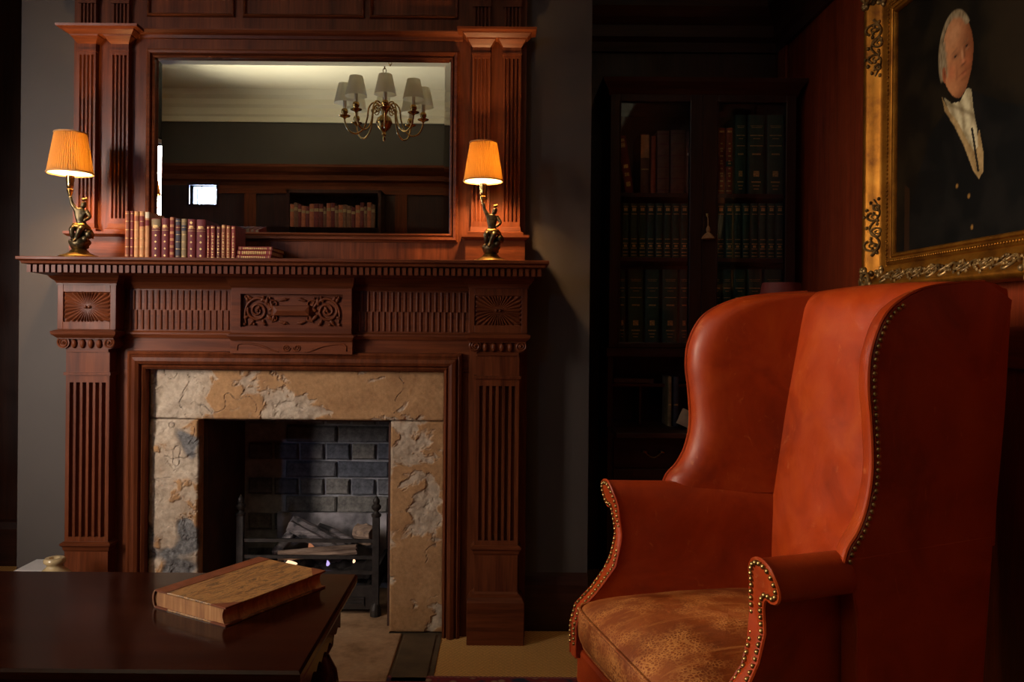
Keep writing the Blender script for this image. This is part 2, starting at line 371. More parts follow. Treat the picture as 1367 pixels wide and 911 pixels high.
struct('wall_left_return', MB().box(XL-0.14, XS-0.14, YST, YST+0.14, 0, ZC), 'dark_paint')
for i, (xw, (a, b, c, d)) in enumerate(zip((XS, XL), WIN)):
    t = 0.04
    fr = MB().box(xw-0.10, xw-0.05, a, a+t, c, d).box(xw-0.10, xw-0.05, b-t, b, c, d).box(xw-0.10, xw-0.05, a, b, c, c+t).box(xw-0.10, xw-0.05, a, b, d-t, d)
    w = struct('window_%d' % (i+1), fr, 'white_wood')
    for k in (1,): MB().box(xw-0.09, xw-0.06, a+(b-a)*0.5-0.012, a+(b-a)*0.5+0.012, c, d).build('glazing_bar', 'white_wood', w)
    for k in (1, 2): MB().box(xw-0.09, xw-0.06, a, b, c+(d-c)*k/3-0.01, c+(d-c)*k/3+0.01).build('glazing_bar', 'white_wood', w)
    MB().box(xw-0.078, xw-0.072, a+t, b-t, c+t, d-t).build('window_pane', 'pane_glass', w)
    mpw = lambda p, q, h: (xw+h, p, q)
    MB().frame(a, b, c, d, [(0, -0.05), (0, 0.02), (0.03, 0.035), (0.09, 0.03), (0.10, 0.0)], mpw).build('architrave', 'dark_wood_z', w)
# right wall and its panelling
wr = struct('wall_right', MB().box(XR, XR+0.15, YB, YA, 0, ZC), 'panel_wood_z')
for y in (-2.5, -1.55, -0.55, 0.45, 1.45, 2.60, 3.55):
    MB().box(XR-0.012, XR, y-0.05, y+0.05, 0.18, 2.28).build('stile', 'panel_wood_z', wr, bevel=0.003)
yy = [-2.5, -1.55, -0.55, 0.45, 1.45, 2.60, 3.55]
for a, b in zip(yy, yy[1:]):
    MB().box(XR-0.012, XR, a+0.05, b-0.05, 0.98, 1.08).build('rail', 'panel_wood_y', wr, bevel=0.003)
MB().box(XR-0.02, XR, YB, YA, 0, 0.18).build('skirting', 'dark_wood_y', wr, bevel=0.004)
PANTOP = [(0.0, 2.27), (0.015, 2.27), (0.02, 2.31), (0.035, 2.33), (0.035, 2.38), (0.055, 2.41), (0.075, 2.45), (0.075, 2.475), (0.0, 2.475)]
t1 = MB(); t1.loft([[(XR-p, y, z) for p, z in PANTOP] for y in (YB, YA)]); struct('trim_1', t1, 'dark_wood_y')
t2 = MB(); t2.loft([[(x, YA-p, z) for p, z in PANTOP] for x in (BX1, XR)]); struct('trim_2', t2, 'dark_wood_x')
t2b = MB(); t2b.box(BX1, XR, YA-0.012, YA, 2.10, 2.17); t2b.box(BX1, BX1+0.10, YA-0.012, YA, 0.0, 2.10); t2b.box(XR-0.10, XR, YA-0.012, YA, 0.0, 2.10)
struct('trim_3', t2b, 'dark_wood_x')
t3 = MB(); t3.loft([[(x, YB+p*1.8, z+0.17) for p, z in PANTOP] for x in (XL, XR)]); struct('trim_4', t3, 'mahogany_x')
CORN = [(0, 3.09), (0.025, 3.09), (0.03, 3.14), (0.05, 3.16), (0.06, 3.22), (0.09, 3.25), (0.10, 3.30), (0.15, 3.33), (0.18, ZC), (0, ZC)]
t5 = MB(); t5.loft([[(x, YB+p, z) for p, z in CORN] for x in (XL, XR)]); struct('trim_5', t5, 'cream_paint', smooth=False)
t6 = MB(); t6.loft([[(XL+p, y, z) for p, z in CORN] for y in (YB, YST)]); struct('trim_6', t6, 'cream_paint')
t7 = MB(); t7.loft([[(XR-p, y, z) for p, z in CORN] for y in (YB, YW)]); struct('trim_7', t7, 'cream_paint')
# skirting beside the chimneypiece and in the left recess
SK = [(0, 0), (0.02, 0), (0.02, 0.16), (0.012, 0.19), (0.0, 0.20)]
def skirt(name, x0, x1, y):
    m = MB(); m.loft([[(x, y-p, z) for p, z in SK] for x in (x0, x1)]); struct(name, m, 'dark_wood_x')
skirt('baseboard_front_right', 0.03, BX1, YW); skirt('baseboard_front_left', BX0, -1.50, YW); skirt('baseboard_alcove_left', XS, BX0, YA-0.02)
# back wall joinery seen only in the mirror
db = MB().box(XL, HW0, YB, YB+0.04, 0, 2.44).box(HW1, XR, YB, YB+0.04, 0, 2.44).box(HW0, HW1, YB, YB+0.04, 0, HZ0)
bp = struct('wall_back_panelling', db, 'dark_wood_z')
for x in (-3.6, -2.62, -1.1, -0.2, 0.7):
    MB().box(x, x+0.12, YB+0.04, YB+0.055, 0.2, 2.44).build('stile', 'mahogany_z', bp)
MB().box(HW1+0.02, XR, YB+0.04, YB+0.058, 2.36, 2.44).build('rail', 'mahogany_x', bp)

# hearth slabs
hs = MB().box(-1.62, QX(590, 850, 2.84), 2.44, 2.86, -0.05, 0.002); hearth = struct('floor_hearth', hs, 'hearth_dark')
hx = [-1.60, -1.05, -0.62, QX(546, 850, 2.84), QX(589, 850, 2.84)]
hx = [-1.60, -1.00, -0.335, -0.215]
for i in range(3):
    m = 'hearth_dark' if i == 2 else 'hearth_stone'
    MB().box(hx[i]+0.004, hx[i+1]-0.004, 2.45, 2.83, -0.02, 0.008 if i < 2 else 0.006).build('hearth_slab', m, hearth, bevel=0.004)
MB().box(OX0, OX1, 2.83, 3.34, -0.02, 0.006).build('hearth_slab', 'hearth_stone', hearth)
# firebox lining
fb = struct('wall_firebox', MB().box(OX0, OX0+0.015, 2.90, 3.34, 0, OZ).box(OX1-0.015, OX1, 2.90, 3.34, 0, OZ).box(OX0, OX1, 2.9, 3.34, OZ-0.01, OZ), 'soot_red')
MB().box(OX0+0.015, OX1-0.015, 3.315, 3.34, 0, OZ-0.01).build('mortar_bed', 'mortar', fb)
def brickmesh(L, sd):
    rnd = random.Random(sd); h = 0.062; d = 0.016; b = 0.006
    def j(): return rnd.uniform(-0.0022, 0.0022)
    r0 = [(x+j(), 0.004, z+j()) for x, z in ((0, 0), (L, 0), (L, h), (0, h))]
    r1 = [(x+j(), -d*0.6, z+j()) for x, z in ((0, 0), (L, 0), (L, h), (0, h))]
    r2 = [(x+j(), -d+j(), z+j()) for x, z in ((b, b), (L-b, b), (L-b, h-b), (b, h-b))]
    me = MB().loft([r0, r1, r2]).mesh('brick'); me.materials.append(M('brick_blue')); return me
BS = [brickmesh(0.200, s) for s in (1, 2, 3)]; BH = [brickmesh(0.092, s) for s in (4, 5, 6)]
z = 0.03; row = 0
while z < OZ-0.06:
    stretch = row % 2 == 0
    step = 0.209 if stretch else 0.1035
    x = OX1-0.018 - (0.045 if stretch else 0.095)
    bank = BS if stretch else BH
    while x > OX0-0.02:
        L = step-0.0095
        if x > OX0+0.012:
            link('brick', random.choice(bank), fb, loc=(x, 3.315, z))
        x -= step
    if stretch:
        pass
    z += 0.0705; row += 1

# ================================================================== STONE SURROUND
YS = 2.84
SX0, SX1, SZ1 = QX(197, 650, YS), QX(593, 650, YS), QZ(395, 493, YS)
st = thing('stone_fire_surround', 'weathered pale stone slab surround framing the fire opening', 'fire surround', ((SX0+SX1)/2, YS, 0))
def flake(x, z):
    w = 0.06*noise.noise(Vector((x*9, z*9, 8)))
    q = Vector((x*4.3+1.7+w*3, z*5.2+4.0+w*3, 2.2))
    f = noise.fractal(q, 0.75, 2.2, 7)
    bias = 0.20 if x < OX0+0.02 else (-0.20 if x > OX1-0.02 else (0.10 if x < -0.72 else -0.10))
    return f+bias
def crack(x, z):
    d = abs(noise.noise(Vector((x*5.5+3, z*2.4+1, 11)))+0.35*noise.noise(Vector((x*17, z*17, 4))))
    m_ = noise.noise(Vector((x*3, z*3, 21)))
    return max(0.0, 1-d/0.013)*0.8 if m_ > 0.12 else 0.0
def stone_block(name, x0, x1, z0, z1, step=0.0034):
    nx = int((x1-x0)/step); nz = int((z1-z0)/step); v = []; cols = []
    for i in range(nz+1):
        for j in range(nx+1):
            x = x0+(x1-x0)*j/nx; z_ = z0+(z1-z0)*i/nz
            f = flake(x, z_); k = min(1, max(0, f*9+0.5)); k2 = min(1, max(0, (f-0.38)*9))
            g = noise.fractal(Vector((x*5+9, z_*5, 1)), 1, 2, 3)
            soot = min(1, max(0, (g-0.28)*9))*(1 if x < OX0+0.03 and z_ < 0.72 else 0)
            cr = crack(x, z_); y = YS + 0.005*cr + 0.005*k + 0.004*k2 + 0.004*noise.fractal(Vector((x*22, z_*22, 3)), 1, 2, 3)*(0.3+k) + 0.004*soot
            e = min(j, nx-j, i, nz-i); y += 0.006 if e == 0 else (0.0015 if e == 1 else 0)
            v.append((x, y, z_)); cols.append((k*(0.55+0.4*min(1, max(0, f+0.5))), min(1, soot+0.7*cr), 0, 1))
    fs = [(i*(nx+1)+j, i*(nx+1)+j+1, (i+1)*(nx+1)+j+1, (i+1)*(nx+1)+j) for i in range(nz) for j in range(nx)]
    ring = [j for j in range(nx+1)]+[i*(nx+1)+nx for i in range(1, nz+1)]+[nz*(nx+1)+j for j in range(nx-1, -1, -1)]+[i*(nx+1) for i in range(nz-1, 0, -1)]
    b = len(v); v += [(v[k][0], YW-0.001, v[k][2]) for k in ring]; cols += [(0, 0, 0, 1)]*len(ring)
    for k in range(len(ring)):
        a, c = ring[k], ring[(k+1) % len(ring)]; fs.append((c, a, b+k, b+(k+1) % len(ring)))
    me = bpy.data.meshes.new(name); me.from_pydata(v, [], fs)
    ca = me.color_attributes.new('flake', 'FLOAT_COLOR', 'POINT')
    for k, c in enumerate(cols): ca.data[k].color = c
    me.materials.append(M('stone'))
    link(name, me, st)
LZ = OZ
stone_block('lintel', SX0, SX1, LZ+0.001, SZ1)
stone_block('jamb', SX0, OX0, 0.006, LZ-0.002)
stone_block('jamb', OX1, SX1, 0.006, LZ-0.002)

# ================================================================== CHIMNEYPIECE
XM = -0.708
cp = thing('chimneypiece', 'carved mahogany chimneypiece with fluted pilasters and dentilled mantel shelf', 'fireplace', (XM, 2.80, 0))
YC, YP, YJ, YMO = 2.775, 2.745, 2.825, 2.80
ZSH = QZ(380, 345, 2.63)                         # shelf top
HW = 0.853
def mx(d, s): return XM+s*d
def sbox(mb, d0, d1, s, *r):
    a, b = mx(d0, s), mx(d1, s); return mb.box(min(a, b), max(a, b), *r)
zA = QZ(113, 366, 2.75)                          # underside of shelf bed
sl = MB(); e = HW
sl.stack([(XM-e+0.095, XM+e-0.095, 2.735, YW, zA), (XM-e+0.06, XM+e-0.06, 2.70, YW, ZSH-0.056), (XM-e+0.035, XM+e-0.035, 2.665, YW, ZSH-0.050),
          (XM-e+0.035, XM+e-0.035, 2.665, YW, ZSH-0.026), (XM-e+0.012, XM+e-0.012, 2.642, YW, ZSH-0.022), (XM-e+0.010, XM+e-0.010, 2.64, YW, ZSH-0.014),
          (XM-e, XM+e, 2.63, YW, ZSH-0.010), (XM-e, XM+e, 2.63, YW, ZSH)])
shelf = sl.build('mantel_shelf', 'mahogany_x', cp, bevel=0.0015)
dm = MB().box(0, 0.0125, 0, 0.012, 0, 0.024).mesh('dentil'); dm.materials.append(M('mahogany_z'))
nd = 84
for i in range(nd):
    x = XM-e+0.024+(2*e-0.048-0.0125)*i/(nd-1)
    link('dentil', dm, shelf, loc=(x, 2.654, ZSH-0.0495))
for s in (-1, 1):                                # dentils on the two ends
    dm2 = MB().box(0, 0.012, 0, 0.0125, 0, 0.024).mesh('dentil'); dm2.materials.append(M('mahogany_z'))
    for i in range(10):
        link('dentil', dm2, shelf, loc=(mx(e-0.035, s)-(0 if s > 0 else 0.012), 2.675+0.0205*i, ZSH-0.0495))
# columns, one after the other
dcol = 0.690                                     # pilaster centre from XM
zFl0, zFl1 = QZ(113, 722, YC), QZ(113, 506, YC)
zNeck = QZ(113, 470, YC); zBlk0, zBlk1 = QZ(113, 440, YC), QZ(113, 380, YC); zBase = QZ(658, 733, YC)
zPl = QZ(658, 797, YP)
def fluted(mb, xc, hw, yf, yb, z0, z1, nfl, depth=0.011, margin=0.008, caps=0.0):
    pts = [(xc-hw, yb), (xc-hw, yf)]; w = (2*hw-2*margin)/nfl; g = w*0.62
    for k in range(nfl):
        c = xc-hw+margin+w*(k+0.5)
        for q in range(7):
            a = PI*q/6; pts.append((c-g/2*math.cos(a), yf+depth*math.sin(a)))
    pts += [(xc+hw, yf), (xc+hw, yb)]
    r = lambda z: [(x, y, z) for x, y in pts]
    mb.loft([r(z0), r(z1)])
def flat_ends(mb, xc, hw, yf, yb, z0, z1): mb.box(xc-hw, xc+hw, yf, yb, z0, z1)
for s in (-1, 1):
    xc = mx(dcol, s); hw = 0.073
    sh = MB(); fluted(sh, xc, hw, YC, YJ+0.02, zFl0+0.012, zFl1-0.012, 6, 0.013)
    flat_ends(sh, xc, hw, YC, YJ+0.02, zBase+0.01, zFl0+0.012); flat_ends(sh, xc, hw, YC, YJ+0.02, zFl1-0.012, zNeck)
    sh.box(xc-hw-0.006, xc+hw+0.006, YC-0.006, YJ, zFl1+0.012, zFl1+0.022)
    pil = sh.build('pilaster', 'mahogany_z', cp)
    b = MB(); b.stack([(xc-hw, xc+hw, YC, YJ, zBase-0.022), (xc-hw-0.004, xc+hw+0.004, YC-0.004, YJ, zBase-0.016), (xc-hw-0.006, xc+hw+0.006, YC-0.006, YJ, zBase-0.006), (xc-hw-0.012, xc+hw+0.012, YC-0.012, YJ, zBase),
                       (xc-hw-0.012, xc+hw+0.012, YC-0.012, YJ, zBase+0.006), (xc-hw-0.003, xc+hw+0.003, YC-0.003, YJ, zBase+0.012)]); b.build('base_moulding', 'mahogany_x', cp)
    MB().box(xc-hw, xc+hw, YC, YJ, zPl, zBase-0.02).build('pedestal', 'mahogany_z', cp)
    b = MB(); p = 0.096; b.stack([(xc-p, xc+p, YP, YJ, 0), (xc-p, xc+p, YP, YJ, zPl-0.022), (xc-p+0.008, xc+p-0.008, YP+0.008, YJ, zPl-0.006), (xc-hw-0.005, xc+hw+0.005, YC-0.005, YJ, zPl), (xc-hw, xc+hw, YC, YJ, zPl+0.008)])
    b.build('plinth', 'mahogany_x', cp, bevel=0.002)
    # ionic capital: two volutes with an egg band between
    zc0 = (zNeck+zBlk0)/2-0.006; cap_ = MB(); r = 0.021
    cap_.box(xc-hw+0.002, xc+hw-0.002, YC-0.006, YJ, zNeck, zc0+0.014)
    cap_.box(xc-hw-0.022, xc+hw+0.022, YC-0.020, YJ, zc0+0.012, zc0+0.022)
    cp_ = cap_.build('capital', 'mahogany_x', cp)
    for q in (-1, 1):
        vcx = xc+q*(hw+0.004); vo = MB()
        vo.loft([[(vcx+r*math.cos(2*PI*j/20), y, zc0+r*math.sin(2*PI*j/20)) for j in range(20)] for y in (YC-0.014, YJ)])
        sp_ = spiral(vcx, zc0, r-0.002, 0.003, PI/2, -q*2.1, 34)
        vo.tube([(x, YC-0.015, z_) for x, z_ in sp_], [0.0036-0.0016*i/34 for i in range(35)], 6)
        vo.ball((vcx, YC-0.016, zc0), 0.0045)
        vo.build('volute', 'mahogany_x', cp_, smooth=True)
    for q in range(4):
        MB().ball((xc-0.042+0.028*q, YC-0.008, zc0-0.004), 0.0095, 0.010, 0.016).build('egg_carving', 'mahogany_x', cp_, smooth=True)
    # moulding, rosette block, crown
    b = MB(); zz = QZ(113, 441, YC); b.stack([(xc-hw-0.020, xc+hw+0.020, YC-0.022, YJ, zz-0.026), (xc-hw-0.034, xc+hw+0.034, YC-0.036, YJ, zz-0.014), (xc-hw-0.036, xc+hw+0.036, YC-0.038, YJ, zz-0.004), (xc-hw-0.022, xc+hw+0.022, YC-0.020, YJ, zz+0.002)])
    b.build('necking_moulding', 'mahogany_x', cp)
    bw = 0.098; ybk = YC-0.012
    rw, rh = 0.079, 0.050; zc1 = (zBlk0+zBlk1)/2
    b = MB(); b.box(xc-bw, xc-rw, ybk, YJ, zBlk0, zBlk1).box(xc+rw, xc+bw, ybk, YJ, zBlk0, zBlk1).box(xc-rw, xc+rw, ybk, YJ, zBlk0, zc1-rh).box(xc-rw, xc+rw, ybk, YJ, zc1+rh, zBlk1)
    blk = b.build('frieze_block', 'mahogany_z', cp, bevel=0.001)
    ro = MB(); nr = 32; P0 = []; P1 = []; P2 = []
    for k in range(nr*2):
        a = 2*PI*k/(nr*2); dx, dz = math.cos(a), math.sin(a)
        t = min(rw/abs(dx) if abs(dx) > 1e-6 else 9, rh/abs(dz) if abs(dz) > 1e-6 else 9)
        hi = k % 2 == 0
        P0.append((xc+dx*0.010, ybk+0.007, zc1+dz*0.008))
        P1.append((xc+dx*t*0.9, ybk+(0.0005 if hi else 0.0075), zc1+dz*t*0.9))
        P2.append((xc+dx*t, ybk+0.006, zc1+dz*t))
    ro.loft([P0, P1, P2], False); ro.add([(xc, ybk+0.006, zc1)]+P0, [(0, k+1, (k+1) % (nr*2)+1) for k in range(nr*2)])
    ro.ball((xc-0.006, ybk+0.004, zc1), 0.006).ball((xc+0.007, ybk+0.004, zc1), 0.006)
    ro.build('sunburst_rosette', 'mahogany_x', blk)
    zt = zBlk1; b = MB(); b.stack([(xc-bw-0.003, xc+bw+0.003, ybk-0.003, YJ, zt-0.002), (xc-bw-0.003, xc+bw+0.003, ybk-0.003, YJ, zt+0.004), (xc-bw-0.008, xc+bw+0.008, ybk-0.006, YJ, zt+0.012), (xc-bw-0.016, xc+bw+0.016, ybk-0.018, YJ, zt+0.020), (xc-bw-0.020, xc+bw+0.020, ybk-0.024, YJ, zt+0.026), (xc-bw-0.024, xc+bw+0.024, ybk-0.027, YJ, zA+0.001)])
    b.build('crown_moulding', 'mahogany_x', cp)
    # jamb board behind the pilaster and outer return
    jb = MB(); sbox(jb, dcol-0.16, dcol+0.10, s, YJ, YW, 0, SZ1-0.006); sbox(jb, dcol-0.0985, dcol+0.10, s, YJ, YW, SZ1-0.006, zA); jb.build('jamb_board', 'mahogany_z', cp)
# frieze between blocks
dF = dcol-0.098
zf0, zf1 = QZ(240, 442, YJ), QZ(240, 386, YJ)
fz = MB().box(XM-dF, XM+dF, YJ, YW, SZ1-0.005, zA); frieze = fz.build('frieze_board', 'mahogany_x', cp)
MB().stack([(XM-dF, XM+dF, YJ-0.005, YJ, zf1), (XM-dF, XM+dF, YJ-0.012, YJ, zf1+0.012), (XM-dF, XM+dF, YJ-0.02, YJ, zf1+0.022), (XM-dF, XM+dF, YJ-0.05, YJ, zA-0.001)]).build('bed_moulding', 'mahogany_x', cp)
MB().stack([(XM-dF, XM+dF, YJ-0.006, YJ, zf0-0.024), (XM-dF, XM+dF, YJ-0.012, YJ, zf0-0.012), (XM-dF, XM+dF, YJ-0.012, YJ, zf0-0.006), (XM-dF, XM+dF, YJ-0.003, YJ, zf0)]).build('string_moulding', 'mahogany_x', cp)
def halfrod(r, h):
    me = MB(); me.loft([[(r*math.cos(PI+PI*j/6), r*0.9*math.sin(PI+PI*j/6), z_) for j in range(7)] for z_ in (0, h)]); m_ = me.mesh('reed', True, 50); m_.materials.append(M('mahogany_z')); return m_
zm = (zf0+zf1)/2; hr = (zf1-zf0)/2-0.006
rd = halfrod(0.0052, hr); rd2 = halfrod(0.0052, hr)
dC = 0.203                                         # half of centre tablet
for s in (-1, 1):
    npitch = 18; wpan = dF-dC-0.012
    for k in range(npitch):
        d = dC+0.010+wpan*(k+0.5)/npitch
        link('reed', rd, frieze, loc=(mx(d, s), YJ, zm+0.001))
        d2 = dC+0.010+wpan*k/npitch+0.002
        link('reed', rd2, frieze, loc=(mx(d2, s), YJ, zm-hr-0.001))
# centre tablet with carved scrolls
YT = YJ-0.045
tw, th = 0.172, 0.056; zc = (zf0+zf1)/2
xm2 = QX(389, 415, YT)
tb = MB(); tb.box(xm2-dC, xm2-tw, YT, YJ, zf0-0.006, zf1+0.004).box(xm2+tw, xm2+dC, YT, YJ, zf0-0.006, zf1+0.004).box(xm2-tw, xm2+tw, YT, YJ, zf0-0.006, zc-th).box(xm2-tw, xm2+tw, YT, YJ, zc+th, zf1+0.004).box(xm2-tw, xm2+tw, YT+0.016, YJ, zc-th, zc+th)
tablet = tb.build('centre_tablet', 'mahogany_x', cp)
MB().stack([(xm2-dC, xm2+dC, YT, YJ, zf1+0.004), (xm2-dC-0.006, xm2+dC+0.006, YT-0.008, YJ, zf1+0.014), (xm2-dC-0.014, xm2+dC+0.014, YT-0.03, YJ, zA)]).build('tablet_crown', 'mahogany_x', cp)
MB().stack([(xm2-dC, xm2+dC, YT, YJ, zf0-0.030), (xm2-dC-0.010, xm2+dC+0.010, YT-0.012, YJ, zf0-0.016), (xm2-dC-0.010, xm2+dC+0.010, YT-0.012, YJ, zf0-0.010), (xm2-dC, xm2+dC, YT-0.001, YJ, zf0-0.004)]).build('tablet_moulding', 'mahogany_x', cp)
yc_ = YT+0.013
def leafblob(mb, x, z_, ang, l, w, y=None):
    y = yc_ if y is None else y; c, s_ = math.cos(ang), math.sin(ang); rings = []
    for i in range(6):
        t = i/5; ww = w*math.sin(PI*(0.12+0.88*t)**0.8)*0.9+0.0006; px_, pz = x+c*l*t, z_+s_*l*t
        rings.append([(px_-s_*ww*math.cos(a), y-ww*0.8*math.sin(a)-0.002, pz+c*ww*math.cos(a)) for a in (0, PI*0.25, PI*0.5, PI*0.75, PI, PI*1.5)])
    mb.loft(rings)
for s in (-1, 1):
    cv = MB(); X = lambda d: xm2+s*d
    sg = spiral(0.118, 0.0, 0.034, 0.004, 0.3, -1.9, 40)
    cv.tube([(X(a), yc_, zc+b) for a, b in sg], [0.0055-0.003*i/40 for i in range(41)], 7)
    sg = catmull([(0.155, -0.048, 0), (0.160, -0.01, 0), (0.148, 0.025, 0), (0.118, 0.042, 0), (0.088, 0.030, 0), (0.066, 0.0, 0), (0.058, -0.035, 0)], 6)
    cv.tube([(X(p.x), yc_-0.001, zc+p.y) for p in sg], [0.002+0.0035*math.sin(PI*i/(len(sg)-1)) for i in range(len(sg))], 7)
    sg = spiral(0.062, 0.022, 0.016, 0.003, -0.6, 1.3, 22); cv.tube([(X(a), yc_, zc+b) for a, b in sg], 0.003, 6)
    sg = spiral(0.060, -0.024, 0.014, 0.003, 0.6, -1.3, 22); cv.tube([(X(a), yc_, zc+b) for a, b in sg], 0.003, 6)
    for (d, h, a, l, w) in [(0.150, 0.03, 1.2, 0.022, 0.006), (0.135, 0.036, 0.7, 0.026, 0.006), (0.105, 0.03, 2.1, 0.024, 0.006), (0.088, 0.020, 1.7, 0.028, 0.007), (0.080, 0.0, 2.6, 0.03, 0.007), (0.085, -0.015, -2.4, 0.032, 0.007),
                            (0.100, -0.030, -1.9, 0.022, 0.006), (0.13, -0.032, -0.9, 0.024, 0.006), (0.150, -0.02, -0.4, 0.018, 0.005), (0.064, 0.005, 1.2, 0.034, 0.006), (0.058, -0.01, -1.2, 0.034, 0.006), (0.118, 0.003, 2.2, 0.016, 0.005),
                            (0.045, 0.034, 2.9, 0.034, 0.005), (0.045, -0.036, -2.9, 0.034, 0.005), (0.020, 0.036, 0.6, 0.016, 0.005), (0.020, -0.038, -0.6, 0.016, 0.005)]:
        leafblob(cv, X(d), zc+h, a if s > 0 else PI-a, l, w)
    for d, h in ((0.118, 0), (0.145, 0.045), (0.098, 0.046), (0.075, 0.043), (0.093, -0.046), (0.128, -0.046), (0.160, -0.046), (0.158, 0.046)):
        cv.ball((X(d), yc_-0.003, zc+h), 0.0052, seg=8, rows=5)
    cv.build('scroll_carving', 'mahogany_x', tablet, smooth=True, angle=60, kind='stuff')
pl = MB(); hw_, hh_ = 0.060, 0.016
pl.add([(xm2-hw_, YT-0.004, zc+hh_), (xm2+hw_, YT-0.004, zc+hh_), (xm2+hw_, YT-0.004, zc-hh_), (xm2-hw_, YT-0.004, zc-hh_),
        (xm2-hw_-0.014, YT+0.016, zc+hh_+0.002), (xm2+hw_+0.014, YT+0.016, zc+hh_+0.002), (xm2+hw_+0.014, YT+0.016, zc-hh_-0.002), (xm2-hw_-0.014, YT+0.016, zc-hh_-0.002), (xm2-hw_+0.014, YT-0.009, zc), (xm2+hw_-0.014, YT-0.009, zc)],
       [(0, 3, 8), (1, 9, 2), (0, 8, 9, 1), (3, 2, 9, 8), (0, 4, 7, 3), (0, 1, 5, 4), (1, 2, 6, 5), (2, 3, 7, 6)])
pl.build('plaque', 'mahogany_x', tablet)
# scrolled apron under the tablet
az1 = zf0-0.028; az0 = QZ(390, 473, YT)
ap = MB().box(xm2-dC-0.005, xm2+dC+0.002, YT+0.008, YJ, az0, az1); apron = ap.build('scroll_apron', 'mahogany_x', cp)
sc_ = MB(); ya = YT+0.008
for s in (-1, 1):
    cr = catmull([(0.185, -0.012, 0), (0.180, 0.008, 0), (0.150, 0.012, 0), (0.105, 0.004, 0), (0.065, -0.012, 0), (0.045, -0.016, 0)], 6)
    sc_.tube([(xm2+s*p.x, ya-0.001, (az0+az1)/2+p.y) for p in cr], [0.004*(0.6+0.4*math.sin(PI*i/30)) for i in range(len(cr))], 7)
    sg = spiral(0.018, -0.002, 0.013, 0.002, PI, 1.8 , 28); sc_.tube([(xm2+s*a, ya-0.001, (az0+az1)/2+b) for a, b in sg], 0.0026, 6)
sc_.build('scroll_relief', 'mahogany_x', apron, smooth=True)
# bolection moulding round the stone
bo = MB(); mpz = lambda a, b, h: (a, h, b)
PR = [(-0.002, YS+0.004), (-0.002, YMO+0.012), (0.006, YMO+0.004), (0.012, YMO+0.010), (0.016, YMO-0.004), (0.026, YMO-0.010), (0.038, YMO-0.006), (0.044, YMO+0.004), (0.050, YMO), (0.058, YMO+0.006), (0.060, YJ+0.002)]
bo.frame(SX0, SX1, 0, SZ1, PR, mpz, True); bo.build('bolection_moulding', 'mahogany_z', cp)

# ================================================================== OVERMANTEL WITH MIRROR
YO = 2.868
om = thing('overmantel', 'mahogany overmantel with paired fluted pilasters flanking a large mirror', 'overmantel', (XM, YO, ZSH))
mX0, mX1 = QX(207, 200, YO), QX(601, 200, YO); mZ1, mZ0 = QZ(404, 79, YO), QZ(404, 311, YO)
ZT = 2.62
oX0, oX1 = QX(98, 200, YO), QX(702, 200, YO)
bd = MB(); g = 0.004
bd.box(oX0, mX0-g, YO, YW, ZSH, ZT).box(mX1+g, oX1, YO, YW, ZSH, ZT).box(mX0-g, mX1+g, YO, YW, ZSH, mZ0-g).box(mX0-g, mX1+g, YO, YW, mZ1+g, ZT)
bd.build('back_board', 'mahogany_z', om)
gl = MB(); bw_ = 0.021; ym = YO+0.004
gl.add([(mX0, ym+0.0024, mZ0), (mX1, ym+0.0024, mZ0), (mX1, ym+0.0024, mZ1), (mX0, ym+0.0024, mZ1), (mX0+bw_, ym, mZ0+bw_), (mX1-bw_, ym, mZ0+bw_), (mX1-bw_, ym, mZ1-bw_), (mX0+bw_, ym, mZ1-bw_)],
       [(4, 5, 6, 7), (0, 1, 5, 4), (1, 2, 6, 5), (2, 3, 7, 6), (3, 0, 4, 7)])
mg = gl.build('mirror_glass', 'mirror_silver', om)
MB().frame(mX0, mX1, mZ0, mZ1, [(0, ym+0.003), (0, YO-0.006), (0.006, YO-0.010), (0.010, YO-0.004), (0.014, YO-0.016), (0.022, YO-0.018), (0.026, YO-0.008), (0.030, YO-0.006), (0.030, YO)], mpz).build('mirror_frame', 'mahogany_x', om)
# rail and small panels above
rz = QZ(404, 46, YO)
rl = MB(); rX0, rX1 = QX(186, 60, YO), QX(618, 60, YO)
rl.loft([[(x, YO-p, rz+z_) for p, z_ in ((0, -0.02), (0.006, -0.018), (0.008, -0.008), (0.018, -0.002), (0.024, 0.006), (0.024, 0.010), (0.0, 0.016))] for x in (rX0, rX1)]); rl.build('rail_moulding', 'mahogany_x', om)
for a, b in ((197, 314), (325, 487), (494, 612)):
    x0, x1 = QX(a, 10, YO), QX(b, 10, YO); z0 = QZ(404, 24, YO); z1 = ZT-0.08
    MB().frame(x0+0.012, x1-0.012, z0+0.012, z1-0.012, [(0, YO+0.001), (0, YO-0.004), (0.004, YO-0.010), (0.009, YO-0.012), (0.012, YO-0.006), (0.013, YO)], mpz).build('panel_moulding', 'mahogany_x', om)
MB().stack([(oX0-0.01, oX1+0.01, YO-0.02, YW, ZT), (oX0-0.05, oX1+0.05, YO-0.06, YW, ZT+0.05), (oX0-0.06, oX1+0.06, YO-0.07, YW, ZT+0.08)]).build('top_cornice', 'mahogany_x', om)
dO = [(QX(115, 170, 2.845), QX(159, 170, 2.845)), (QX(642, 170, 2.845), QX(683, 170, 2.845))]
zco1 = QZ(130, 32, 2.80); zcap = QZ(130, 53, 2.82); zpb = QZ(130, 300, 2.845); zled = QZ(130, 309, 2.82)
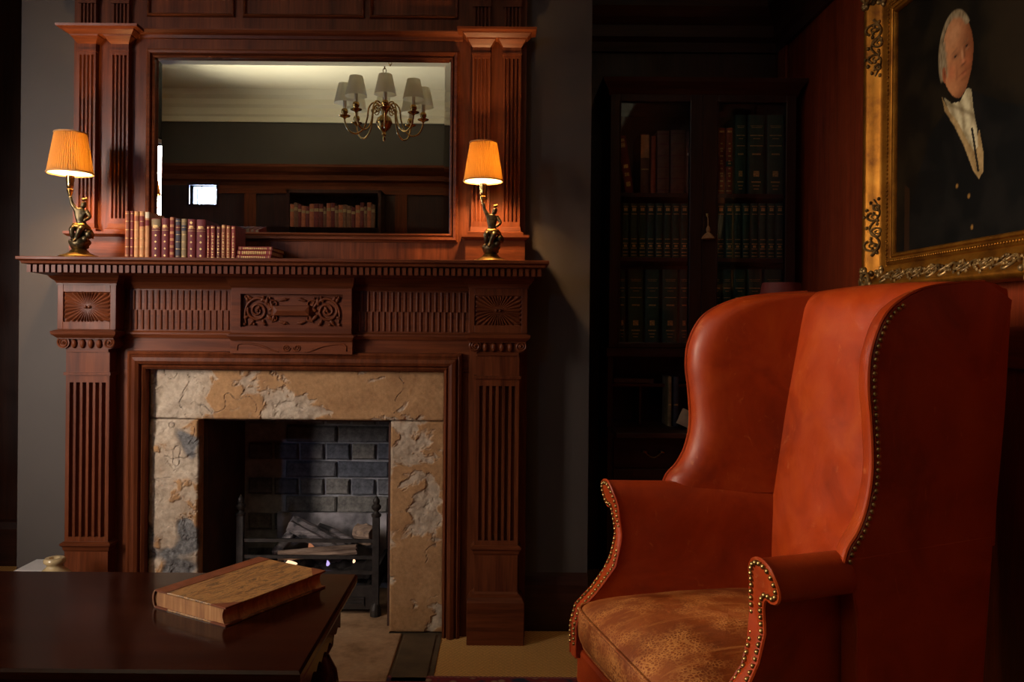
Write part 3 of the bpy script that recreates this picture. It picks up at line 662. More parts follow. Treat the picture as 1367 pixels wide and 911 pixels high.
for gi, (xa, xb) in enumerate(dO):
    hw = 0.031; yp = YO-0.024
    gx0, gx1 = (min(xa, xb)-hw-0.016, max(xa, xb)+hw+0.016)
    for xp in (xa, xb):
        m = MB(); fluted(m, xp, hw, yp, YO, zpb+0.022, QZ(130, 73, 2.845), 4, 0.008, 0.004); m.box(xp-hw, xp+hw, yp, YO, QZ(130, 73, 2.845), zcap); m.box(xp-hw, xp+hw, yp, YO, zpb, zpb+0.022)
        m.box(xp-hw-0.002, xp+hw+0.002, yp-0.003, YO, QZ(130, 69, 2.845), QZ(130, 66, 2.845))
        m.build('pilaster', 'mahogany_z', om)
        MB().stack([(xp-hw, xp+hw, yp, YO, zcap-0.006), (xp-hw-0.004, xp+hw+0.004, yp-0.006, YO, zcap), (xp-hw-0.016, xp+hw+0.016, yp-0.020, YO, zcap+0.016), (xp-hw-0.018, xp+hw+0.018, yp-0.022, YO, zcap+0.022)]).build('capital', 'mahogany_x', om)
        MB().stack([(xp-hw-0.012, xp+hw+0.012, yp-0.014, YO, zled), (xp-hw-0.012, xp+hw+0.012, yp-0.014, YO, zled+0.010), (xp-hw-0.004, xp+hw+0.004, yp-0.006, YO, zled+0.014), (xp-hw-0.002, xp+hw+0.002, yp-0.003, YO, zpb+0.004)]).build('pilaster_base', 'mahogany_x', om)
        m = MB(); fluted(m, xp, hw-0.002, yp+0.004, YO, zco1-0.004, QZ(130, 4, 2.845), 4, 0.008, 0.004); m.box(xp-hw, xp+hw, yp, YO, QZ(130, 4, 2.845), ZT); m.build('upper_pilaster', 'mahogany_z', om)
    MB().stack([(gx0-0.004, gx1+0.004, yp-0.024, YO, zcap+0.020), (gx0-0.016, gx1+0.016, yp-0.036, YO, zcap+0.032), (gx0-0.018, gx1+0.018, yp-0.038, YO, zcap+0.036), (gx0-0.034, gx1+0.034, yp-0.052, YO, zco1-0.008), (gx0-0.036, gx1+0.036, yp-0.054, YO, zco1)]).build('entablature', 'mahogany_x', om)
    MB().box(gx0-0.002, gx1+0.002, yp-0.012, YO, ZSH, zled-0.014).build('pedestal', 'mahogany_x', om)
    MB().stack([(gx0-0.006, gx1+0.006, yp-0.018, YO, zled-0.016), (gx0-0.016, gx1+0.016, yp-0.028, YO, zled-0.008), (gx0-0.016, gx1+0.016, yp-0.028, YO, zled)]).build('pedestal_ledge', 'mahogany_x', om)

# ================================================================== FIRE GRATE AND FIRE
YG = 3.0
gx0, gx1 = QX(321, 720, YG), QX(502, 720, YG)
gr = thing('fire_grate', 'black iron fire grate with knobbed posts standing in the fireplace', 'fire grate', ((gx0+gx1)/2, YG+0.1, 0.006))
for x in (gx0, gx1):
    m = MB().box(x-0.012, x+0.012, YG-0.012, YG+0.012, 0.05, QZ(500, 690, YG))
    m.lathe([(0.020, 0.006), (0.020, 0.03), (0.014, 0.05), (0.012, 0.055)], x, YG, 0, 12)
    p = m.build('post', 'iron', gr)
    zt = QZ(500, 690, YG)
    MB().lathe([(0.017, 0), (0.019, 0.008), (0.010, 0.014), (0.008, 0.02), (0.017, 0.03), (0.018, 0.038), (0.010, 0.046), (0.013, 0.054), (0.012, 0.062), (0.004, 0.072), (0.001, 0.078)], x, YG, zt, 14).build('finial', 'iron', p, smooth=True)
for py in (722, 744, 764, 783):
    z_ = QZ(420, py, YG); MB().box(gx0, gx1, YG-0.005, YG+0.005, z_-0.006, z_+0.006).build('bar', 'iron', gr)
zb = QZ(420, 764, YG)
ad = MB().box(gx0+0.012, gx1-0.012, YG-0.004, YG+0.004, 0.03, QZ(420, 785, YG)); ash_door = ad.build('ash_panel', 'iron', gr)
MB().frame(gx0+0.05, gx1-0.05, 0.055, QZ(420, 793, YG)-0.02, [(0, YG-0.004), (0.004, YG-0.010), (0.010, YG-0.010), (0.012, YG-0.004)], mpz).build('panel_bead', 'iron', ash_door)
for s in (0, 1):
    x = (gx0, gx1)[s]
    MB().box(x-0.006, x+0.006, YG+0.01, 3.28, zb-0.07, zb+0.01).build('side_plate', 'iron', gr)
for k in range(9):
    x = gx0+0.03+(gx1-gx0-0.06)*k/8; MB().box(x-0.006, x+0.006, YG+0.005, 3.28, zb-0.055, zb-0.045).build('floor_bar', 'iron', gr)
MB().box(gx0+0.06, gx1, 3.27, 3.285, zb-0.06, QZ(420, 685, 3.27)).build('fire_back', 'fire_brick', gr)
am = MB()
nx, ny = 40, 18
am.v = [(gx0+0.03+(gx1-gx0-0.06)*i/nx, YG+0.03+0.23*j/ny, zb-0.045+0.055*(0.35+0.65*math.sin(PI*j/ny))*max(0.2, 0.75+0.6*noise.noise(Vector((i*0.45, j*0.45, 5))))) for j in range(ny+1) for i in range(nx+1)]
am.f = [(j*(nx+1)+i, j*(nx+1)+i+1, (j+1)*(nx+1)+i+1, (j+1)*(nx+1)+i) for j in range(ny) for i in range(nx)]
tag(am.build('ash_bed', 'soot', None, smooth=True, angle=70), 'black coal and ash heaped under the logs in the grate', 'ash', kind='stuff')
def log(name, label, p0, p1, r, mat, tri=False, seed=0):
    rnd = random.Random(seed); P0, P1 = Vector(p0), Vector(p1); d = (P1-P0); L = d.length; d.normalize()
    n1 = d.cross(Vector((0, 0, 1))).normalized(); n2 = n1.cross(d)
    k = 12; rings = []
    shape = [1+rnd.uniform(-0.16, 0.16)-(0.35 if tri and j in (0, 1, 2, 6, 7) else 0) for j in range(k)]
    for i in range(9):
        t = i/8; tap = 1-0.12*abs(t-0.5)*2
        rings.append([P0+d*(L*t+rnd.uniform(-0.004, 0.004)*(i in (0, 8)))+(n1*math.cos(2*PI*j/k)+n2*math.sin(2*PI*j/k))*r*shape[j]*tap*(1+rnd.uniform(-0.06, 0.06)) for j in range(k)])
    o = MB().loft(rings).build(name, mat, None, smooth=True, angle=38)
    return tag(o, label, 'log', 'logs burning in the grate')
def G(px, py, Y): x, z_ = Q(px, py, Y); return (x, Y, z_)
log('burnt_log', 'long split log with brown top lying along the front bar of the grate', G(372, 742, 3.06), G(476, 733, 3.07), 0.020, 'split_wood', True, 1)
log('burnt_log', 'broad grey charred log slanting across the top of the fire', G(388, 698, 3.12), G(462, 738, 3.10), 0.034, 'charred', True, 2)
log('burnt_log', 'ash-whitened log leaning up to the right against the charred log', G(425, 706, 3.18), G(470, 728, 3.13), 0.026, 'charred', False, 3)
log('burnt_log', 'blackened log leaning to the left side of the grate', G(366, 740, 3.13), G(396, 704, 3.17), 0.024, 'charred', False, 4)
log('burnt_log', 'short knotty log end at the right post of the grate', G(478, 712, 3.20), G(500, 716, 3.15), 0.036, 'split_wood', False, 5)
log('burnt_log', 'log buried in the embers under the slanting log', G(380, 748, 3.15), G(474, 750, 3.17), 0.026, 'charred', False, 6)
def flame(label, px, py, Y, h, w, mat):
    x, z_ = Q(px, py, Y); m = MB(); rings = []
    for i in range(8):
        t = i/7; r = w*(math.sin(PI*min(1, t*0.92+0.08))**0.8)*(1-t*0.55)+0.0004; off = 0.35*w*math.sin(t*3.3)
        rings.append([(x+off+r*math.cos(2*PI*j/8), Y+0.4*r*math.sin(2*PI*j/8), z_+h*t) for j in range(8)])
    tag(m.loft(rings).build('flame', mat, None, smooth=True), label, 'flame', 'small flames in the grate')
flame('wide pale orange flame at the left end of the embers', 385, 756, 3.04, 0.022, 0.030, 'flame_glow')
flame('tiny violet flame under the middle of the front log', 437, 756, 3.04, 0.022, 0.008, 'flame_violet')
flame('tiny white flame near the right post of the grate', 472, 752, 3.04, 0.018, 0.006, 'flame_glow')
flame('glowing orange flame licking up between the crossed logs', 414, 735, 3.095, 0.05, 0.014, 'ember_glow')

# ================================================================== MANTEL LAMPS
def make_lamp(label):
    t = thing('table_lamp', label, 'lamp', group='lit statuette lamps on the mantel shelf')
    b = MB(); b.lathe([(0.058, 0), (0.059, 0.004), (0.055, 0.007), (0.044, 0.010), (0.030, 0.017), (0.025, 0.024), (0.020, 0.028)], seg=28); b.build('foot', 'gilt_bronze', t, True, 40, local=True)
    # rocky seat
    rk = MB(); rings = []
    for i in range(10):
        z_ = 0.026+0.062*i/9; rr = 0.019+0.010*math.sin(i*0.55)+0.004*i/9
        rings.append([((rr+0.006*noise.noise(Vector((math.cos(a)*2, math.sin(a)*2, i*0.7))))*math.cos(a)+0.004*i/9, (rr)*math.sin(a), z_) for a in [2*PI*j/14 for j in range(14)]])
    rk.loft(rings); rk.ball((0.030, -0.004, 0.076), 0.015).ball((0.022, -0.014, 0.060), 0.011).ball((-0.018, -0.012, 0.050), 0.010)
    rk.build('rock_seat', 'bronze', t, True, 60, local=True)
    # statuette: one skinned body, right arm raised with a torch, left hand on the hip, seated with crossed legs
    V = {'pel': (0.006, 0, 0.100), 'wst': (0.004, 0, 0.118), 'chs': (0.004, 0, 0.142), 'nck': (0.008, 0, 0.160), 'hd0': (0.012, -0.002, 0.167), 'hd1': (0.015, -0.002, 0.182),
         'rs': (-0.010, -0.002, 0.154), 're': (-0.022, -0.004, 0.174), 'rh': (-0.027, -0.004, 0.200), 'ls': (0.022, 0, 0.150), 'le': (0.034, -0.006, 0.130), 'lh': (0.016, -0.014, 0.116),
         'rk': (-0.016, -0.022, 0.092), 'ra': (-0.012, -0.014, 0.056), 'rt': (-0.018, -0.026, 0.050), 'lk': (0.012, -0.028, 0.090), 'la': (-0.002, -0.022, 0.056), 'lt': (-0.006, -0.034, 0.050),
         'rhp': (-0.002, -0.002, 0.098), 'lhp': (0.014, -0.002, 0.098)}
    E = [('pel', 'wst'), ('wst', 'chs'), ('chs', 'nck'), ('nck', 'hd0'), ('hd0', 'hd1'), ('chs', 'rs'), ('rs', 're'), ('re', 'rh'), ('chs', 'ls'), ('ls', 'le'), ('le', 'lh'), ('pel', 'rhp'), ('rhp', 'rk'), ('rk', 'ra'), ('ra', 'rt'), ('pel', 'lhp'), ('lhp', 'lk'), ('lk', 'la'), ('la', 'lt')]
    R = dict(pel=0.0115, wst=0.0095, chs=0.0125, nck=0.005, hd0=0.007, hd1=0.0075, rs=0.006, re=0.0045, rh=0.0038, ls=0.006, le=0.0045, lh=0.004, rk=0.0075, ra=0.005, rt=0.004, lk=0.0075, la=0.005, lt=0.004, rhp=0.009, lhp=0.009)
    ks = list(V); me = bpy.data.meshes.new('statuette'); me.from_pydata([V[k] for k in ks], [(ks.index(a), ks.index(b_)) for a, b_ in E], [])
    me.materials.append(M('bronze')); fo = link('statuette', me, t, True)
    fo.modifiers.new('skin', 'SKIN'); sk = me.skin_vertices[0].data
    for i, k in enumerate(ks): sk[i].radius = (R[k]*1.3, R[k]*1.3)
    sk[0].use_root = True
    sb = fo.modifiers.new('sub', 'SUBSURF'); sb.levels = 2; sb.render_levels = 2; fo.modifiers['skin'].use_smooth_shade = True
    dr = MB(); dr.tube(catmull([(-0.014, -0.012, 0.104), (0.004, -0.016, 0.100), (0.022, -0.008, 0.100), (0.034, 0.002, 0.082), (0.040, 0.0, 0.062)], 5), [0.007, 0.008, 0.009, 0.009, 0.009, 0.01, 0.01, 0.01, 0.01, 0.009, 0.009, 0.008, 0.008, 0.007, 0.007, 0.006, 0.005, 0.005, 0.004, 0.003, 0.002], 8)
    dr.build('drapery', 'gilt_bronze', t, True, 60, local=True)
    cp_ = MB(); cp_.ball((0.014, -0.002, 0.187), 0.008, 0.008, 0.005).ball((0.020, 0.0, 0.190), 0.004); cp_.build('head_dress', 'gilt_bronze', t, True, 60, local=True)
    st_ = MB(); st_.lathe([(0.004, 0.192), (0.005, 0.200), (0.009, 0.212), (0.010, 0.218), (0.007, 0.222), (0.010, 0.226), (0.011, 0.234), (0.010, 0.240), (0.012, 0.246), (0.012, 0.262)], -0.027, -0.004, 0, 14)
    st_.build('torch_socket', 'brass', t, True, 40, local=True)
    # shade
    sh = MB(); n2 = 120; zs0, zs1, r0, r1 = 0.270, 0.398, 0.0655, 0.0450; cx, cy = -0.027, -0.004
    rings = []
    for i in range(7):
        q = i/6; r = r0+(r1-r0)*q; z_ = zs0+(zs1-zs0)*q
        rings.append([(cx+(r+(0.0011 if j % 2 else -0.0011)*(0.4+0.6*abs(math.sin(j*0.9+1)))) * math.cos(2*PI*j/n2), cy+(r+(0.0011 if j % 2 else -0.0011))*math.sin(2*PI*j/n2), z_) for j in range(n2)])
    sh.loft(rings, False); shd = sh.build('lamp_shade', 'silk_shade', t, True, 60, local=True)
    ln = MB(); ln.lathe([(r0-0.004, zs0+0.001), (r1-0.004, zs1-0.001)], cx, cy, 0, 40); ln.f = ln.f[:-2]; ln.build('shade_lining', 'shade_lining', shd, True, 60, local=True)
    for z_, r in ((zs0, r0), (zs1, r1)):
        MB().tube([(cx+(r+0.0008)*math.cos(2*PI*j/36), cy+(r+0.0008)*math.sin(2*PI*j/36), z_) for j in range(37)], 0.0026, 6, False).build('trim_band', 'tassel_cloth', shd, True, local=True)
    MB().ball((cx, cy, 0.318), 0.008, 0.008, 0.013, 12, 8).build('bulb', 'bulb_glow', t, True, local=True)
    return t
def lamp_light(root):
    l = bpy.data.lights.new('lamp_bulb_light', 'POINT'); l.energy = LAMPW; l.color = (1.0, 0.60, 0.26); l.shadow_soft_size = 0.018
    o = bpy.data.objects.new('lamp_bulb_light', l); COL.objects.link(o); o.parent = root; o.location = (-0.027, -0.004, 0.318)
LAMPW = 16.0
lampA = make_lamp('lit bronze statuette lamp with pleated orange shade beside the upright mantel books')
lampB = copy_tree(lampA); lampB['label'] = 'lit bronze statuette lamp with pleated orange shade by the bare end of the mantel shelf'
YLm = 2.715
xa = QX(110, 343, YLm); lampA.location = (xa, YLm-0.02, ZSH); lampA.scale = (1.06, 1.06, 1.02); lampA.rotation_euler.z = 0.10
xb = QX(655, 346, YLm); lampB.location = (xb, YLm, ZSH); lampB.scale = (0.98, 0.98, 0.985); lampB.rotation_euler.z = -0.05
lamp_light(lampA); lamp_light(lampB)

# ================================================================== BOOKS
def spine_strip(mb, w, z0, z1, bul, pr=0.0006, frac=0.92):
    k = 8; a0 = math.acos(frac)
    ring = []
    for j in range(k+1):
        a = PI-a0-(PI-2*a0)*j/k; ring.append((w/2*math.cos(a), -bul*math.sin(a)-pr))
    mb.loft([[(x, y, z_) for x, y in ring]+[(x, y+0.0012, z_) for x, y in reversed(ring)] for z_ in (z0, z1)])
def make_book(name, label, cat, group, w, h, d, mat, deco, page='old_paper', bul=None, raised=None):
    t = thing(name, label, cat, group=group); bul = min(0.006, w*0.3) if bul is None else bul
    c = MB(); k = 8; ring = []
    for j in range(k+1):
        a = PI-PI*j/k; ring.append((w/2*math.cos(a), -bul*math.sin(a)))
    th = min(0.0022, w*0.12)
    inner = [(w/2-th, 0.0)] + [(-w/2+th, 0.0)]
    prof = ring+[(w/2, d), (w/2-th, d), (w/2-th, 0.003), (-w/2+th, 0.003), (-w/2+th, d), (-w/2, d)]
    c.loft([[(x, y, z_) for x, y in prof] for z_ in (0, h)]); c.build('cover', mat, t, True, 30, local=True)
    MB().box(-w/2+th, w/2-th, 0.003, d-0.003, 0.002, h-0.003).build('page_block', page, t, local=True)
    by = {}
    for (z0, z1, m, fr) in deco: by.setdefault(m, []).append((z0, z1, fr))
    for m, L in by.items():
        for (z0, z1, fr) in L:
            q = MB()
            if isinstance(fr, tuple):                      # small central motif (diamond)
                r = fr[0]; zc_ = (z0+z1)/2*h; q.loft([[(0, y, zc_-r), (r, y, zc_), (0, y, zc_+r), (-r, y, zc_)] for y in (-bul-0.0008, -bul+0.001)])
            else: spine_strip(q, w, z0*h, z1*h, bul, frac=fr)
            q.build('spine_label' if z1-z0 > 0.04 else 'gilt_band', m, t, local=True)
    return t
def G5(m='gilt'): return [(z_, z_+0.012, m, 0.9) for z_ in (0.06, 0.24, 0.42, 0.60, 0.78, 0.94)]
def DIA(r=0.0035): return [(z_-0.01, z_+0.01, 'gilt', (r,)) for z_ in (0.08, 0.25, 0.42, 0.58)]+[(0.70, 0.708, 'gilt', 0.9), (0.755, 0.763, 'gilt', 0.9), (0.78, 0.80, 'gilt', 0.6), (0.81, 0.83, 'gilt', 0.5)]
TXT = [(0.12+0.062*k+0.012*(k % 3), 0.12+0.062*k+0.012*(k % 3)+0.022, 'gilt', 0.30+0.12*(k % 2)) for k in range(11)]+[(0.93, 0.955, 'gilt', 0.7), (0.05, 0.065, 'gilt', 0.8)]
YBk = 2.70
BK = [  # x0 x1 top mat deco label
 (166.8, 173, 282, 'book_rust', G5(), 'tall worn brown book at the end of the mantel row by the lamp'),
 (173.7, 178.4, 282, 'book_red', G5(), 'thin tall red book between the worn brown book and the tan trio'),
 (179, 185.8, 282.5, 'book_tan', [(0.78, 0.9, 'book_rust', 0.97)]+G5(), 'tall tan calf book with rust title patch, first of the tan trio'),
 (186, 193, 282.5, 'book_tan', [(0.68, 0.9, 'book_red', 0.97)]+G5(), 'tall tan calf book with long red title patch, middle of the tan trio'),
 (193.4, 199.6, 283, 'book_tan', [(0.86, 0.99, 'paper', 0.9), (0.70, 0.82, 'book_red', 0.97)], 'tall tan calf book with a torn pale label at its head'),
 (202, 214.8, 292, 'book_oxblood', [(0.80, 0.98, 'book_olive', 0.97)]+DIA(), 'thick dark red book with an olive patch at its head'),
 (215.4, 226, 291.5, 'book_oxblood', DIA(), 'dark red book with gilt diamonds beside the olive-patched book'),
 (226.4, 233, 290, 'book_red', [(0.10+0.165*k, 0.10+0.165*k+0.06, 'book_tan', 0.8) for k in range(6)], 'narrow red book with tan squares down its spine'),
 (234, 241.6, 292.5, 'book_navy', G5()+[(0.70, 0.84, 'book_maroon', 0.95)], 'dark blue book with gilt bands among the red mantel books'),
 (242, 249.6, 292.5, 'book_olive', [(0.70, 0.84, 'book_navy', 0.95)]+G5(), 'olive tan book with a dark title patch among the red mantel books'),
 (250.2, 261.4, 293, 'book_oxblood', DIA()+[(0.88, 0.94, 'gilt', (0.005,))], 'dark red gilt-diamond book after the olive tan book'),
 (262, 275, 293.5, 'book_oxblood', DIA(0.004), 'widest dark red gilt-diamond book before the small volumes'),
 (276, 280.4, 302, 'book_red', TXT, 'small red book with gilt lettering, first of the short volumes'),
 (281, 287.8, 301.5, 'book_red', TXT, 'small red book with gilt lettering, second of the short volumes'),
 (289, 295, 302, 'book_maroon', TXT, 'small maroon book in the middle of the short volumes'),
 (295.4, 301.6, 300.5, 'book_rust', TXT+[(0.90, 0.99, 'book_tan', 0.9)], 'small rust book with tan head among the short volumes'),
 (302, 308, 301.5, 'book_rust', TXT, 'small rust book with gilt lettering leaning among the short volumes'),
 (308.6, 315, 302, 'book_red', TXT, 'last small red book, next to the flat stack on the mantel')]
for i, (a, b, top, mat, deco, lab) in enumerate(BK):
    w = (b-a)/F*YBk; h = QZ((a+b)/2, top, YBk)-ZSH; short = i >= 12
    t = make_book('book', lab, 'book', 'books standing on the mantel shelf', w-0.0006, h, 0.098 if short else 0.115, mat, deco)
    lean = 0.0
    if i == 16: lean = 0.0
    t.location = (QX((a+b)/2, 345, YBk), YBk, ZSH); t.rotation_euler = (0, lean, 0)
# flat stack of three
zs = ZSH
for k, (th, lab) in enumerate(((0.0150, 'bottom red book of the flat stack on the mantel'), (0.0150, 'middle red book of the flat stack with the boldest gilt'), (0.0135, 'top red book of the flat stack on the mantel'))):
    L = 0.112
    dec = [(0.05, 0.07, 'gilt', 0.8), (0.93, 0.95, 'gilt', 0.8)]+[(0.14+0.055*q, 0.14+0.055*q+0.03, 'gilt', 0.45 if k != 1 else 0.75) for q in range(13)]
    t = make_book('book', lab, 'book', 'flat stack of red books on the mantel', th-0.0006, L, 0.155, 'book_red', dec, bul=0.003)
    # lying flat, spine towards the room
    t.rotation_euler = (0, PI/2, 0); t.location = (QX(316, 340, YBk)+0.002*k, YBk+0.002*k, zs+th/2); zs += th

# ================================================================== TABLE AND ITS BOOK
ZTB = 0.50
tx1, ty0, ty1 = -0.328, 1.352, 1.882
tbx0 = -1.62
tt = thing('coffee_table', 'dark polished wooden table with a scalloped apron and bulbous legs', 'table', ((tbx0+tx1)/2, (ty0+ty1)/2, 0))
e = 0.0
MB().stack([(tbx0+0.012, tx1-0.012, ty0+0.012, ty1-0.012, ZTB-0.030), (tbx0+0.002, tx1-0.002, ty0+0.002, ty1-0.002, ZTB-0.024), (tbx0, tx1, ty0, ty1, ZTB-0.016), (tbx0, tx1, ty0, ty1, ZTB-0.005), (tbx0+0.004, tx1-0.004, ty0+0.004, ty1-0.004, ZTB)]).build('table_top', 'table_wood', tt)
fr = MB().box(tbx0+0.05, tx1-0.05, ty0+0.05, ty0+0.07, 0.40, ZTB-0.03).box(tbx0+0.05, tx1-0.05, ty1-0.07, ty1-0.05, 0.40, ZTB-0.03).box(tbx0+0.05, tbx0+0.07, ty0+0.05, ty1-0.05, 0.40, ZTB-0.03).box(tx1-0.07, tx1-0.05, ty0+0.05, ty1-0.05, 0.40, ZTB-0.03)
fr.build('apron', 'table_wood', tt)
for sx, xx in ((1, tx1-0.048), (-1, tbx0+0.048)):
    g_ = MB(); k = 40; pts = []
    for i in range(k+1):
        y = ty0+0.05+(ty1-ty0-0.10)*i/k; pts.append((y, 0.395+0.012*abs(math.sin(i/k*PI*9))))
    ring = [(y, z_) for y, z_ in pts]+[(ty1-0.05, ZTB-0.035), (ty0+0.05, ZTB-0.035)]
    g_.loft([[(xx+sx*q, y, z_) for y, z_ in ring] for q in (0, 0.02)]); g_.build('scalloped_edge', 'table_wood', tt)
for lx in (tbx0+0.075, tx1-0.075):
    for ly in (ty0+0.075, ty1-0.075):
        MB().lathe([(0.030, 0.006), (0.036, 0.012), (0.030, 0.035), (0.020, 0.05), (0.026, 0.07), (0.040, 0.12), (0.052, 0.19), (0.054, 0.25), (0.044, 0.31), (0.026, 0.345), (0.036, 0.365), (0.038, 0.385), (0.034, 0.42)], lx, ly, 0, 24).build('leg', 'table_wood', tt, True, 50)
MB().box(tbx0+0.09, tx1-0.09, (ty0+ty1)/2-0.02, (ty0+ty1)/2+0.02, 0.06, 0.10).build('stretcher', 'table_wood', tt)
bt = thing('large_book', 'old leather-cornered book with marbled boards lying on the polished table', 'book', (-0.690, 1.647, ZTB), math.radians(-30))
bw, bl, bh = 0.200, 0.272, 0.036
for z_ in (0.0, bh-0.003):
    bd_ = MB().box(0.0, bw, 0, bl, z_, z_+0.003).build('board', 'marbled', bt, local=True, bevel=0.0006)
    q = -0.0004 if z_ == 0 else 0.0
    MB().box(-0.001, 0.034, -0.0005, bl+0.0005, z_+0.0003 if z_ else -0.0, z_+0.0036).build('leather_quarter', 'book_calf', bt, local=True)
    for yy_, sg in ((0, 1), (bl, -1)):
        c = MB(); L = 0.040; c.add([(bw+0.0006, yy_-0.0006*sg, z_), (bw-L, yy_-0.0006*sg, z_), (bw+0.0006, yy_+L*sg, z_), (bw+0.0006, yy_-0.0006*sg, z_+0.0036), (bw-L, yy_-0.0006*sg, z_+0.0036), (bw+0.0006, yy_+L*sg, z_+0.0036)], [(0, 1, 2), (3, 5, 4), (0, 3, 4, 1), (1, 4, 5, 2), (2, 5, 3, 0)])
        c.build('leather_corner', 'book_calf', bt, local=True)
sp2 = MB(); ring = [(-0.001-0.010*math.sin(PI*j/8), bh/2-bh/2*math.cos(PI*j/8)) for j in range(9)]+[(0.001-0.007*math.sin(PI*j/8), bh/2+(bh/2-0.002)*math.cos(PI*j/8)) for j in range(9)]
sp2.loft([[(x, y, z_) for x, z_ in ring] for y in (0, bl)]); sp2.build('spine', 'book_calf', bt, True, 40, local=True)
pgk = MB(); k = 10; ring = [(0.001-0.0066*math.sin(PI*j/k), 0.003+(bh-0.006)*j/k) for j in range(k+1)]+[(bw-0.006-0.006*math.sin(PI*j/k), bh-0.003-(bh-0.006)*j/k) for j in range(k+1)]
pgk.loft([[(x, y, z_) for x, z_ in ring] for y in (0.003, bl-0.003)]); pgk.build('page_block', 'page_edge', bt, True, 40, local=True)
hb = MB().tube([(0.0-0.0085*math.sin(PI*j/8), 0.001, bh/2-(bh/2-0.001)*math.cos(PI*j/8)) for j in range(9)], 0.0014, 6); hb.build('head_cap', 'old_paper', bt, True, local=True)

# stoneware jar and pale stool left of the chimneypiece
YJr = 2.62; jx = QX(73, 755, YJr); jz = QZ(73, 745, YJr)
MBj = MB().lathe([(0.002, 0.0), (0.070, 0), (0.074, 0.01), (0.075, jz-0.12), (0.072, jz-0.095), (0.058, jz-0.062), (0.040, jz-0.042), (0.026, jz-0.030), (0.023, jz-0.024), (0.024, jz-0.020), (0.032, jz-0.014), (0.033, jz-0.006), (0.028, jz), (0.016, jz), (0.014, jz-0.01), (0.002, jz-0.012)], jx, YJr, 0, 26)
tag(MBj.build('stoneware_jar', 'stoneware', None, True, 50), 'glazed buff stoneware jar with rolled lip on the floor beside the pilaster', 'jar')
sx0, sx1 = QX(26, 760, 2.76), QX(66, 760, 2.76); szt = QZ(45, 758, 2.76)
stl = thing('low_stool', 'low white-topped stool behind the stoneware jar', 'stool', ((sx0+sx1)/2, 2.79, 0))
MB().box(sx0, sx1, 2.72, 2.86, szt-0.02, szt).build('seat', 'white_wood', stl, bevel=0.005)
for a in (sx0+0.02, sx1-0.02):
    for b in (2.735, 2.845): MB().lathe([(0.010, 0), (0.013, szt*0.5), (0.011, szt-0.02)], a, b, 0, 10).build('leg', 'white_wood', stl, True)

# ================================================================== WING CHAIR
PHI = math.atan2(-0.242, -0.971)
ch = thing('wing_chair', 'tall studded wing armchair in worn tan leather with a loose seat cushion', 'armchair', (0.657, 1.847, 0.006), PHI)
# back: one padded block, front face reclining
bk = MB()
prof = catmull([(-0.085, 0, 0.30), (-0.095, 0, 0.42), (-0.108, 0, 0.60), (-0.135, 0, 0.80), (-0.165, 0, 0.98), (-0.180, 0, 1.07), (-0.192, 0, 1.125), (-0.215, 0, 1.152), (-0.250, 0, 1.160), (-0.285, 0, 1.150), (-0.300, 0, 1.120), (-0.285, 0, 0.90), (-0.240, 0, 0.50), (-0.215, 0, 0.24)], 4)
nb = len(prof); rings = []
for j in range(25):
    q = -1+2*j/24; y = q*0.272
    ring = []
    for i, p in enumerate(prof):
        front = max(0, 1-i/(nb*0.52)); bul = 0.022*(1-abs(q)**2.5)*math.sin(PI*min(1, i/(nb*0.58))) if i < nb*0.58 else 0
        wv = 0.0035*noise.noise(Vector((y*9, p.z*6, 3)))*(1 if i < nb*0.6 else 0)
        crest = 0.010*(1-q*q)*max(0, (p.z-1.0)/0.16)
        ring.append((p.x+bul+wv, y, p.z+crest))
    rings.append(ring)
bk.loft(rings); bk.build('back', 'leather', ch, True, 60, local=True)
# wings
WO = [(0.150, 0.640), (0.138, 0.675), (0.112, 0.705), (0.090, 0.750), (0.078, 0.815), (0.083, 0.900), (0.090, 0.965), (0.082, 1.030), (0.045, 1.095), (-0.03, 1.135), (-0.12, 1.152), (-0.225, 1.160)]
wo = catmull([(x, 0, z_) for x, z_ in WO], 5)
wo2 = [(p.x, p.z) for p in wo]
outl = wo2+[(-0.298, 1.135), (-0.300, 1.10), (-0.285, 0.90), (-0.262, 0.72), (-0.255, 0.64)]
def wy(x): return 0.278+(x+0.30)*0.082/0.38            # outer face: narrower towards the back
def inset(pl_, d):
    n_ = len(pl_); out = []
    for i in range(n_):
        p, q, r = Vector(pl_[i-1]), Vector(pl_[i]), Vector(pl_[(i+1) % n_])
        t = (r-p); nn = Vector((-t.y, t.x)); nn = nn.normalized() if nn.length > 1e-6 else nn
        out.append((q.x+nn.x*d, q.y+nn.y*d))
    return out
area2 = sum(outl[i][0]*outl[(i+1) % len(outl)][1]-outl[(i+1) % len(outl)][0]*outl[i][1] for i in range(len(outl)))
sgn = 1 if area2 > 0 else -1
def nailset(pts, nrm, r, name, parent):
    nm = MB()
    for p in pts:
        P_ = Vector(p); n_ = Vector(nrm(p) if callable(nrm) else nrm).normalized(); a = n_.orthogonal().normalized(); b = n_.cross(a)
        rr = []
        for h, q in ((-0.9, 0.9), (0.0, 1.0), (0.45, 0.86), (0.75, 0.5), (0.85, 0.05)):
            rr.append([P_+n_*(h*r)+(a*math.cos(2*PI*j/8)+b*math.sin(2*PI*j/8))*r*q for j in range(8)])
        nm.loft(rr)
    return nm.build(name, 'old_brass', parent, True, 60, local=True, kind='stuff')
def resample(pts, step):
    P_ = [Vector(p) for p in pts]; out = [P_[0].copy()]; acc = 0
    for a, b in zip(P_, P_[1:]):
        L = (b-a).length; pos = 0
        while acc+L-pos >= step:
            pos += step-acc; acc = 0; out.append(a.lerp(b, pos/L))
        acc += L-pos
    return out
